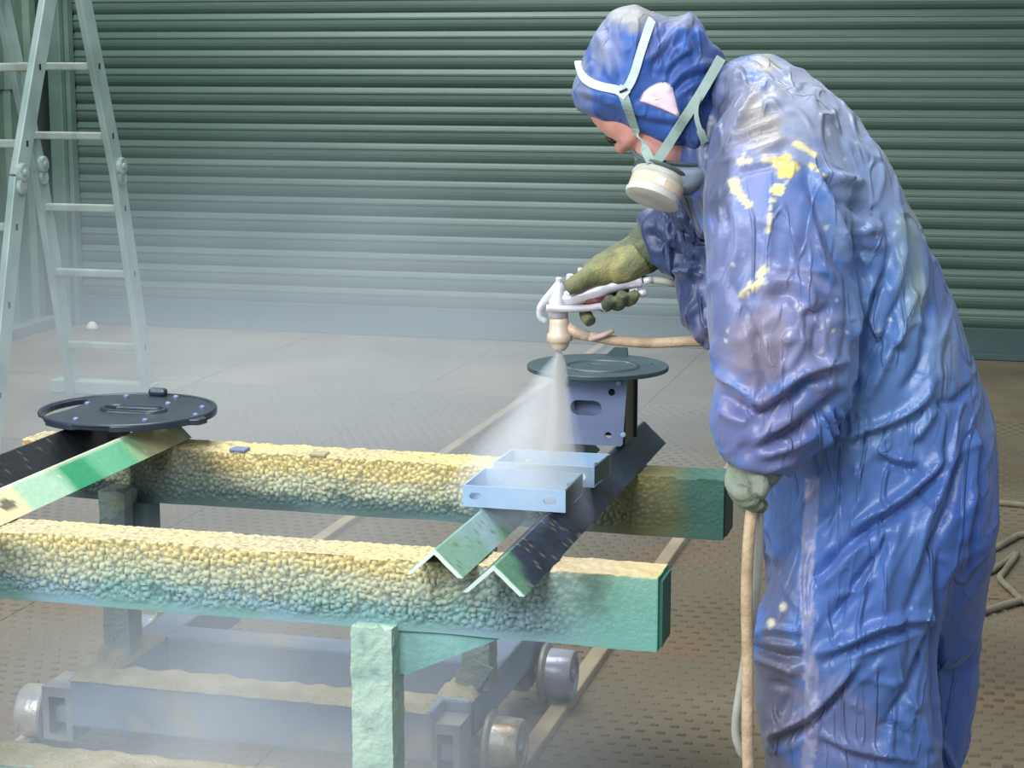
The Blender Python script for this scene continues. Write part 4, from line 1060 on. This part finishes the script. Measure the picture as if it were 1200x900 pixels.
# hood
hood_out = [(671, 112), (673, 96), (680, 78), (690, 54), (703, 32), (719, 13), (741, 6), (760, 13), (780, 20), (797, 20), (809, 16), (822, 30), (830, 48), (844, 58), (850, 76), (846, 105), (842, 140), (836, 172), (826, 189),
            (808, 186), (786, 176), (766, 166), (744, 156), (720, 147), (700, 139), (684, 132), (676, 126)]
hg = G().rings(puff(hood_out, 765, 98, HD, 0.105, n=120, m=48, ex=0.5))
Vd, Nd, Fd = remesh(hg, 0.0038, 2, 0.4)
hx, hy = project(Vd); q = C0 - Vd; q /= np.linalg.norm(q, axis=1)[:, None]; face = np.clip((Nd * q).sum(1) * 2.5, 0, 1)
disp = np.array([0.0016 * (1 - 2.5 * abs(noise.noise((a * 20, b * 20, c * 26)))) + 0.0010 * noise.noise((a * 60, b * 60, c * 60)) for a, b, c in Vd])
for pts, wd, amp in (([(700, 40), (712, 65), (716, 95)], 6, 5), ([(708, 30), (722, 60), (728, 90)], 6, -4), ([(692, 60), (700, 80), (715, 98)], 5, -4), ([(760, 70), (785, 45), (808, 20)], 5, 6), ([(768, 75), (795, 50), (815, 30)], 5, -4),
                     ([(770, 80), (776, 68), (790, 58)], 4, 6), ([(778, 95), (788, 75), (806, 60)], 4, 6), ([(786, 100), (800, 85), (825, 75)], 4, 6), ([(782, 88), (795, 72), (812, 62)], 4, -6), ([(790, 108), (806, 94), (832, 86)], 4, -6), ([(765, 85), (770, 72), (784, 60)], 3.5, -5), ([(800, 108), (815, 98), (838, 92)], 4, 5),
                     ([(815, 45), (825, 60), (838, 66)], 5, -6), ([(820, 38), (832, 55), (845, 62)], 4, 6), ([(690, 110), (720, 122), (760, 135), (800, 140)], 5, 4), ([(688, 118), (730, 134), (770, 146), (800, 150)], 5, -4), ([(740, 145), (780, 162), (815, 165)], 5, 4), ([(800, 120), (806, 150), (800, 170)], 6, -6), ([(810, 120), (820, 145), (815, 175)], 6, 5),
                     ([(672, 108), (690, 108), (715, 112), (735, 118)], 4, 4), ([(676, 126), (720, 146), (766, 165), (826, 188)], 4, 3), ([(735, 60), (745, 40), (752, 20)], 7, 3), ([(745, 118), (760, 112), (790, 130)], 4, -3)):
    pts = np.array(smooth_path([np.array(p, float) for p in pts], 5)); best = np.full(len(Vd), 1e9)
    for i in range(len(pts) - 1):
        a, b = pts[i], pts[i + 1]; ab = b - a; L2 = ab @ ab + 1e-9
        tt = np.clip((((hx - a[0]) * ab[0] + (hy - a[1]) * ab[1])) / L2, 0, 1)
        best = np.minimum(best, np.hypot(hx - a[0] - tt * ab[0], hy - a[1] - tt * ab[1]))
    disp += amp / 1000 * np.exp(-(best / wd) ** 1.6) * face
Vd = Vd + Nd * disp[:, None]
colr = np.tile(L3(56, 96, 170), (len(Vd), 1)); vx, vy = project(Vd); dd_ = (Vd - C0) @ cF
nz1 = np.array([noise.noise((a * 14, b * 14, c * 14)) for a, b, c in Vd]); nz2 = np.array([noise.noise((a * 55, b * 55, c * 55 + 4)) for a, b, c in Vd])
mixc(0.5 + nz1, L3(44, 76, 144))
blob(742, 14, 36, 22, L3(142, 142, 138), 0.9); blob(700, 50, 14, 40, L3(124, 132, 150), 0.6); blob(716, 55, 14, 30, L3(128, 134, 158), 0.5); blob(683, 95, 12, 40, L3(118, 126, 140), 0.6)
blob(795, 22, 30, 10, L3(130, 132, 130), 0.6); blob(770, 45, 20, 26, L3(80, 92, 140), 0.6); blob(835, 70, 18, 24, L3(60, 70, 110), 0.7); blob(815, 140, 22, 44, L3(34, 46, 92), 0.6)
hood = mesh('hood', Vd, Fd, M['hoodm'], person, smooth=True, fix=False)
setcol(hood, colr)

# things fastened to the hood follow its surface
from mathutils.bvhtree import BVHTree
bvh = BVHTree.FromPolygons([Vector(v) for v in Vd], Fd)


def cling(px, py, off):
    r = FOC * aF + (px - 600) * cR + (450 - py) * aU; r = Vector(r / np.linalg.norm(r))
    hit = bvh.ray_cast(Vector(C0), r)
    if hit[0] is None: return None
    return np.array(hit[0]) + np.array(hit[1]) * off, np.array(hit[1])


def ribbon(name, pts, wd, thick, m, parent, off=0.003):
    """pts: (px, py[, d]) ; wd in metres. Without d the ribbon lies on the hood."""
    raw = smooth_path([np.array(p[:2], float) for p in pts], 5)
    ds = [p[2] if len(p) > 2 else None for p in pts]
    known = {}
    for i, p in enumerate(raw):
        k = i / 5; a = int(k); b = min(a + 1, len(ds) - 1)
        if k == a and ds[a] is not None: pt = P(p[0], p[1], ds[a]); known[i] = (ds[a], -cF)
        elif ds[a] is None and (ds[b] is None or k == a):
            h_ = cling(p[0], p[1], off)
            if h_: known[i] = ((h_[0] - C0) @ cF, h_[1])
    ks = sorted(known)
    path = []
    for i, p in enumerate(raw):
        dv = np.interp(i, ks, [known[k][0] for k in ks])
        nv = np.array([np.interp(i, ks, [known[k][1][j] for k in ks]) for j in range(3)])
        path.append((P(p[0], p[1], dv), nv / np.linalg.norm(nv)))
    P_ = np.array([q[0] for q in path]); N_ = np.array([q[1] for q in path])
    for _ in range(3):
        P_[1:-1] = (P_[:-2] + 2 * P_[1:-1] + P_[2:]) / 4; N_[1:-1] = (N_[:-2] + 2 * N_[1:-1] + N_[2:]) / 4
    R_ = []; n = len(P_)
    for i in range(n):
        t_ = P_[min(i + 1, n - 1)] - P_[max(i - 1, 0)]; t_ /= np.linalg.norm(t_)
        nn = N_[i] - t_ * (N_[i] @ t_); nn /= np.linalg.norm(nn); s = np.cross(t_, nn)
        ww = wd[min(int(i / max(n - 1, 1) * (len(wd) - 1)), len(wd) - 1)] if hasattr(wd, '__len__') else wd
        R_.append([P_[i] + s * a * ww / 2 + nn * b * thick / 2 for a, b in ((-1, -1), (1, -1), (1, 1), (-1, 1))])
    return G().rings(R_).obj(name, m, parent)


# white patch over the ear
ear = []
eo = [(748, 119), (754, 108), (764, 100), (775, 96), (786, 99), (791, 110), (794, 122), (797, 137), (784, 133), (768, 126)]
cen = np.mean(eo, 0); ev, ef = [], []
rngs = []
for s in (1.0, 0.8, 0.55, 0.3):
    r = []
    for x, y in smooth_path([np.array(p, float) for p in eo + [eo[0]]], 3)[:-1]:
        pt, nn = cling(cen[0] + (x - cen[0]) * s, cen[1] + (y - cen[1]) * s, 0.0035 if s < 1 else 0.0); r.append(pt)
    rngs.append(r)
G().rings(rngs).obj('ear_patch', M['earp'], person, smooth=True)

# respirator: facepiece, filter drum, straps
rs = G().rings(puff([(742, 180), (748, 198), (760, 210), (785, 222), (810, 226), (828, 214), (834, 196), (824, 190), (800, 188), (780, 186), (760, 182), (750, 178)], 788, 202, HD - 0.02, 0.095, n=56, m=20, ex=0.5)).obj('respirator', M['mask'], person, smooth=True)
G().tube(smooth_path([P(741, 176, HD - 0.085), P(752, 186, HD - 0.105), P(780, 190, HD - 0.105), P(810, 193, HD - 0.10), P(832, 198, HD - 0.07)], 4), 0.0030, 8).obj('face_seal', M['maskrim'], rs, smooth=True)
ax_ = P(763, 236, HD - 0.10) - P(774, 206, HD - 0.085); ax_ /= np.linalg.norm(ax_)
fa = P(775, 204, HD - 0.085)
fl_ = G().lathe(fa, ax_, [(0.0, 0.012), (0.0, 0.036), (0.003, 0.040), (0.010, 0.0425), (0.013, 0.0405), (0.034, 0.0405), (0.036, 0.0425), (0.042, 0.041), (0.044, 0.034), (0.044, 0.010)], 40).obj('filter', M['filt'], rs, smooth=True)
fl_.data.set_sharp_from_angle(angle=0.5)
G().lathe(fa - ax_ * 0.004, ax_, [(0.0, 0.030), (0.001, 0.0435), (0.004, 0.0435), (0.006, 0.038)], 36).obj('filter_collar', M['maskrim'], rs, smooth=True)
# printed band on the drum
u = -cF - ax_ * (-cF @ ax_); u /= np.linalg.norm(u); vv = np.cross(ax_, u)
arc = [[fa + ax_ * t_ + (u * math.cos(a) + vv * math.sin(a)) * r for t_, r in ((0.016, 0.0402), (0.016, 0.0412), (0.031, 0.0412), (0.031, 0.0402))] for a in np.linspace(-1.15, 1.2, 22)]
lab = G().rings(arc).obj('filter_label', M['label'], fl_)
arc = [[fa + ax_ * t_ + (u * math.cos(a) + vv * math.sin(a)) * r for t_, r in ((0.018, 0.0408), (0.018, 0.0416), (0.029, 0.0416), (0.029, 0.0408))] for a in np.linspace(-0.12, 0.22, 8)]
G().rings(arc).obj('label_mark', M['white'], fl_)
ribbon('strap', [(730, 110), (737, 130), (746, 155), (756, 176, HD - 0.112), (763, 190, HD - 0.116)], 0.0135, 0.0025, M['strap'], rs, 0.005)
ribbon('strap', [(766, 194, HD - 0.117), (776, 180, HD - 0.114), (790, 158), (808, 130), (825, 103, HD - 0.110), (845, 68, HD - 0.088)], 0.0145, 0.0025, M['strap'], rs, 0.006)
ribbon('strap_end', [(826, 100, HD - 0.10), (817, 120, HD - 0.115), (816, 138, HD - 0.118), (821, 154, HD - 0.115), (826, 167, HD - 0.105)], [0.006, 0.006, 0.007, 0.011, 0.013], 0.0025, M['strap'], rs)
cr_ = ribbon('head_cradle', [(678, 73, HD + 0.03), (680, 85), (689, 95), (703, 101), (718, 104), (730, 106), (737, 100), (744, 84), (750, 64), (757, 42), (764, 22), (766, 18, HD + 0.0)], 0.0125, 0.003, M['cradle'], rs, 0.004)
ribbon('cradle_tab', [(724, 104), (730, 108), (735, 112)], 0.016, 0.003, M['cradle'], cr_, 0.006)
ribbon('buckle', [(726, 108), (731, 106), (735, 104)], 0.003, 0.002, M['black'], cr_, 0.0085)

# gloves
def glove(name, tubes, m, vox=0.0028, it=3):
    g = G()
    for pts in tubes:
        q = smooth_path([np.append(P(x, y, d), r) for x, y, d, r in pts], 4)
        g.tube([v[:3] for v in q], [v[3] for v in q], 16)
    Vg, Ng, Fg = remesh(g, vox, it, 0.5)
    dsp = np.array([0.0012 * (1 - 2.4 * abs(noise.noise((a * 34, b * 34, c * 34)))) for a, b, c in Vg])
    return mesh(name, Vg + Ng * dsp[:, None], Fg, m, person, smooth=True, fix=False)


D = GD
glove('right_glove', [
    [(768, 283, 3.07, .040), (752, 296, 3.07, .037), (735, 304, 3.065, .033), (716, 313, 3.06, .029), (700, 320, 3.055, .026), (688, 325, 3.05, .020)],          # gauntlet and back of the hand
    [(752, 300, 3.05, .030), (735, 312, 3.05, .026), (716, 320, 3.05, .022)],
    [(700, 320, 3.045, .018), (684, 327, 3.035, .0150), (673, 333, 3.030, .0135), (664, 338, 3.030, .0115)],                                                 # thumb along the top
    [(700, 318, 3.075, .014), (690, 332, 3.085, .0115), (684, 352, 3.075, .0105), (687, 370, 3.050, .0100), (692, 377, 3.035, .0095)],                        # index finger on the trigger
    [(710, 318, 3.080, .014), (704, 336, 3.088, .0115), (704, 354, 3.07, .0105), (711, 358, 3.035, .0100), (716, 350, 3.020, .0095)],
    [(722, 316, 3.080, .014), (716, 336, 3.088, .0115), (718, 354, 3.07, .0105), (726, 356, 3.035, .0100), (730, 344, 3.018, .0095)],
    [(732, 314, 3.080, .013), (730, 334, 3.085, .0105), (732, 350, 3.07, .0098), (740, 352, 3.035, .0092), (744, 343, 3.020, .0085)],
], M['glove'])
glove('left_glove', [
    [(896, 528, 2.585, .034), (890, 545, 2.58, .036), (882, 558, 2.575, .032), (876, 566, 2.57, .026)],
    [(872, 552, 2.575, .020), (876, 566, 2.570, .021), (880, 578, 2.562, .017)],
    [(884, 550, 2.565, .022), (890, 562, 2.545, .0130), (892, 573, 2.535, .0115), (888, 581, 2.530, .0100)],            # thumb
    [(866, 548, 2.585, .016), (859, 560, 2.580, .0125), (862, 574, 2.560, .0115), (872, 579, 2.536, .0105), (880, 577, 2.527, .0095)],
    [(868, 554, 2.59, .016), (862, 568, 2.588, .0125), (866, 583, 2.570, .0115), (876, 587, 2.542, .0105), (884, 584, 2.530, .0095)],
    [(874, 558, 2.60, .016), (868, 574, 2.600, .0120), (873, 590, 2.585, .0110), (882, 593, 2.560, .0100), (889, 589, 2.542, .0090)],
    [(880, 560, 2.61, .015), (876, 576, 2.615, .0110), (880, 592, 2.600, .0100), (888, 596, 2.580, .0090), (894, 590, 2.560, .0085)],
], M['gloveg'])
# boots on the floor, below the picture
for px_, d_, in ((1000, 2.70), (1055, 2.90)):
    c = P(px_, 1120, d_); c[2] = 0
    R_ = []
    for t_, wd, hgt in ((-0.10, 0.035, 0.075), (-0.085, 0.042, 0.11), (-0.03, 0.046, 0.13), (0.03, 0.046, 0.115), (0.08, 0.050, 0.075), (0.14, 0.048, 0.055), (0.175, 0.034, 0.04), (0.185, 0.018, 0.025)):
        R_.append([c - cR * t_ + cF * wd * math.cos(a) + cZ * (hgt * 0.5 + hgt * 0.5 * math.sin(a)) for a in np.linspace(0, 2 * math.pi, 18, endpoint=False)])
    G().rings(R_).obj('boot', M['boot'], person, smooth=True)

# ================================================================== SPRAY AND HAZE
def vol_mat(name, col, build):
    m = bpy.data.materials.new(name); m.use_nodes = True; nt = m.node_tree; N, L = nt.nodes, nt.links
    N.remove(N['Principled BSDF']); out = N['Material Output']
    v = N.new('ShaderNodeVolumeScatter'); v.inputs['Color'].default_value = col; v.inputs['Anisotropy'].default_value = -0.25
    L.new(v.outputs[0], out.inputs['Volume']); build(N, L, v); return m


apex = P(656, 413, GD)
foot = P(618, 560, GD + 0.03)
axv = foot - apex; LN = np.linalg.norm(axv)


def cone_density(k0, axis, r0, slope, pw_):
    ax = axis / np.linalg.norm(axis)
    def f(N, L, v):
        geo = N.new('ShaderNodeNewGeometry')
        def math_(op, a, b=None):
            n = N.new('ShaderNodeMath'); n.operation = op
            for i, q in enumerate((a, b)):
                if q is None: continue
                if isinstance(q, (int, float)): n.inputs[i].default_value = q
                else: L.new(q, n.inputs[i])
            return n.outputs[0]
        sub = N.new('ShaderNodeVectorMath'); sub.operation = 'SUBTRACT'; sub.inputs[1].default_value = tuple(apex)
        L.new(geo.outputs['Position'], sub.inputs[0])
        dot = N.new('ShaderNodeVectorMath'); dot.operation = 'DOT_PRODUCT'; dot.inputs[1].default_value = tuple(ax); L.new(sub.outputs[0], dot.inputs[0])
        cr = N.new('ShaderNodeVectorMath'); cr.operation = 'CROSS_PRODUCT'; cr.inputs[1].default_value = tuple(ax); L.new(sub.outputs[0], cr.inputs[0])
        ln = N.new('ShaderNodeVectorMath'); ln.operation = 'LENGTH'; L.new(cr.outputs[0], ln.inputs[0])
        t_ = math_('MAXIMUM', dot.outputs['Value'], 0.0)
        ratio = math_('DIVIDE', ln.outputs['Value'], math_('ADD', math_('MULTIPLY', t_, slope), r0))
        fo = N.new('ShaderNodeMapRange'); fo.interpolation_type = 'SMOOTHSTEP'; fo.inputs[1].default_value = 0.1; fo.inputs[2].default_value = 1.0; fo.inputs[3].default_value = 1; fo.inputs[4].default_value = 0
        L.new(ratio, fo.inputs[0])
        nz = N.new('ShaderNodeTexNoise'); nz.inputs['Scale'].default_value = 11; nz.inputs['Detail'].default_value = 3; L.new(geo.outputs['Position'], nz.inputs['Vector'])
        mr = N.new('ShaderNodeMapRange'); mr.inputs[1].default_value = 0.3; mr.inputs[2].default_value = 0.7; mr.inputs[3].default_value = 0.5; mr.inputs[4].default_value = 1.4; L.new(nz.outputs['Fac'], mr.inputs[0])
        den = math_('MULTIPLY', math_('POWER', math_('ADD', t_, 0.03), pw_), mr.outputs[0])
        L.new(math_('MULTIPLY', math_('MULTIPLY', den, fo.outputs[0]), k0), v.inputs['Density'])
    return f


core = G().lathe(apex, P(655, 545, GD + 0.03) - apex, [(0, 0.004), (0.02, 0.011), (0.06, 0.016), (0.12, 0.021), (0.18, 0.030)], 24).obj('spray_jet', vol_mat('spray_core', (0.90, 0.95, 1.0, 1), cone_density(6.0, P(655, 545, GD + 0.03) - apex, 0.010, 0.16, -1.1)), smooth=True)
tag(core, 'narrow bright jet of paint leaving the gun nozzle', 'spray', kind='stuff')
fan = G().lathe(apex, axv, [(0, 0.005), (0.03, 0.022), (0.09, 0.050), (0.16, 0.085), (LN + 0.03, 0.125), (LN + 0.06, 0.13)], 28).obj('spray_mist', vol_mat('spray_fan', (0.78, 0.86, 1.0, 1), cone_density(2.4, axv, 0.008, 0.60, -0.9)), smooth=True)
tag(fan, 'wide bluish fan of spray mist falling on the pale brackets', 'mist', kind='stuff')


def haze_density(cen, rad, k0, scale):
    def f(N, L, v):
        geo = N.new('ShaderNodeNewGeometry')
        mp = N.new('ShaderNodeMapping'); mp.vector_type = 'POINT'
        s = [1 / r for r in rad]; mp.inputs['Scale'].default_value = s; mp.inputs['Location'].default_value = [-c * q for c, q in zip(cen, s)]
        L.new(geo.outputs['Position'], mp.inputs['Vector'])
        ln = N.new('ShaderNodeVectorMath'); ln.operation = 'LENGTH'; L.new(mp.outputs[0], ln.inputs[0])
        mr = N.new('ShaderNodeMapRange'); mr.interpolation_type = 'SMOOTHSTEP'; mr.inputs[1].default_value = 0.15; mr.inputs[2].default_value = 1.0; mr.inputs[3].default_value = 1; mr.inputs[4].default_value = 0
        L.new(ln.outputs['Value'], mr.inputs[0])
        nz = N.new('ShaderNodeTexNoise'); nz.inputs['Scale'].default_value = scale; nz.inputs['Detail'].default_value = 2; L.new(geo.outputs['Position'], nz.inputs['Vector'])
        r2 = N.new('ShaderNodeMapRange'); r2.inputs[1].default_value = 0.3; r2.inputs[2].default_value = 0.7; r2.inputs[3].default_value = 0.35; r2.inputs[4].default_value = 1.5; L.new(nz.outputs['Fac'], r2.inputs[0])
        m1 = N.new('ShaderNodeMath'); m1.operation = 'MULTIPLY'; L.new(mr.outputs[0], m1.inputs[0]); L.new(r2.outputs[0], m1.inputs[1])
        m2 = N.new('ShaderNodeMath'); m2.operation = 'MULTIPLY'; m2.inputs[1].default_value = k0; L.new(m1.outputs[0], m2.inputs[0])
        L.new(m2.outputs[0], v.inputs['Density'])
    return f


def haze(cen, rad, k0, scale, label):
    g = G(); n = 20
    g.lathe((cen[0], cen[1], cen[2] - rad[2]), (0, 0, 1), [(rad[2] * (1 - math.cos(math.pi * k / 12)), max(math.sin(math.pi * k / 12), 0.01)) for k in range(13)], 24)
    V = np.array(g.V); V[:, 0] = cen[0] + (V[:, 0] - cen[0]) * rad[0]; V[:, 1] = cen[1] + (V[:, 1] - cen[1]) * rad[1]; V[:, 2] = np.maximum(V[:, 2], 0.006)
    o = mesh('paint_haze', V, g.F, vol_mat('haze', (0.74, 0.86, 1.0, 1), haze_density(cen, rad, k0, scale)), smooth=True)
    tag(o, label, 'haze', kind='stuff'); return o


haze((-2.3, 5.8, 0.15), (2.3, 2.6, 1.15), 0.34, 1.2, 'thin bluish paint haze hanging over the floor between rack and shutter')
haze((-1.25, 3.05, 0.22), (0.85, 0.85, 0.42), 1.05, 4.0, 'dense pale haze drifting around the trolley beams under the rack')
SC.cycles.volume_max_steps = 128
SC.cycles.volume_bounces = 1
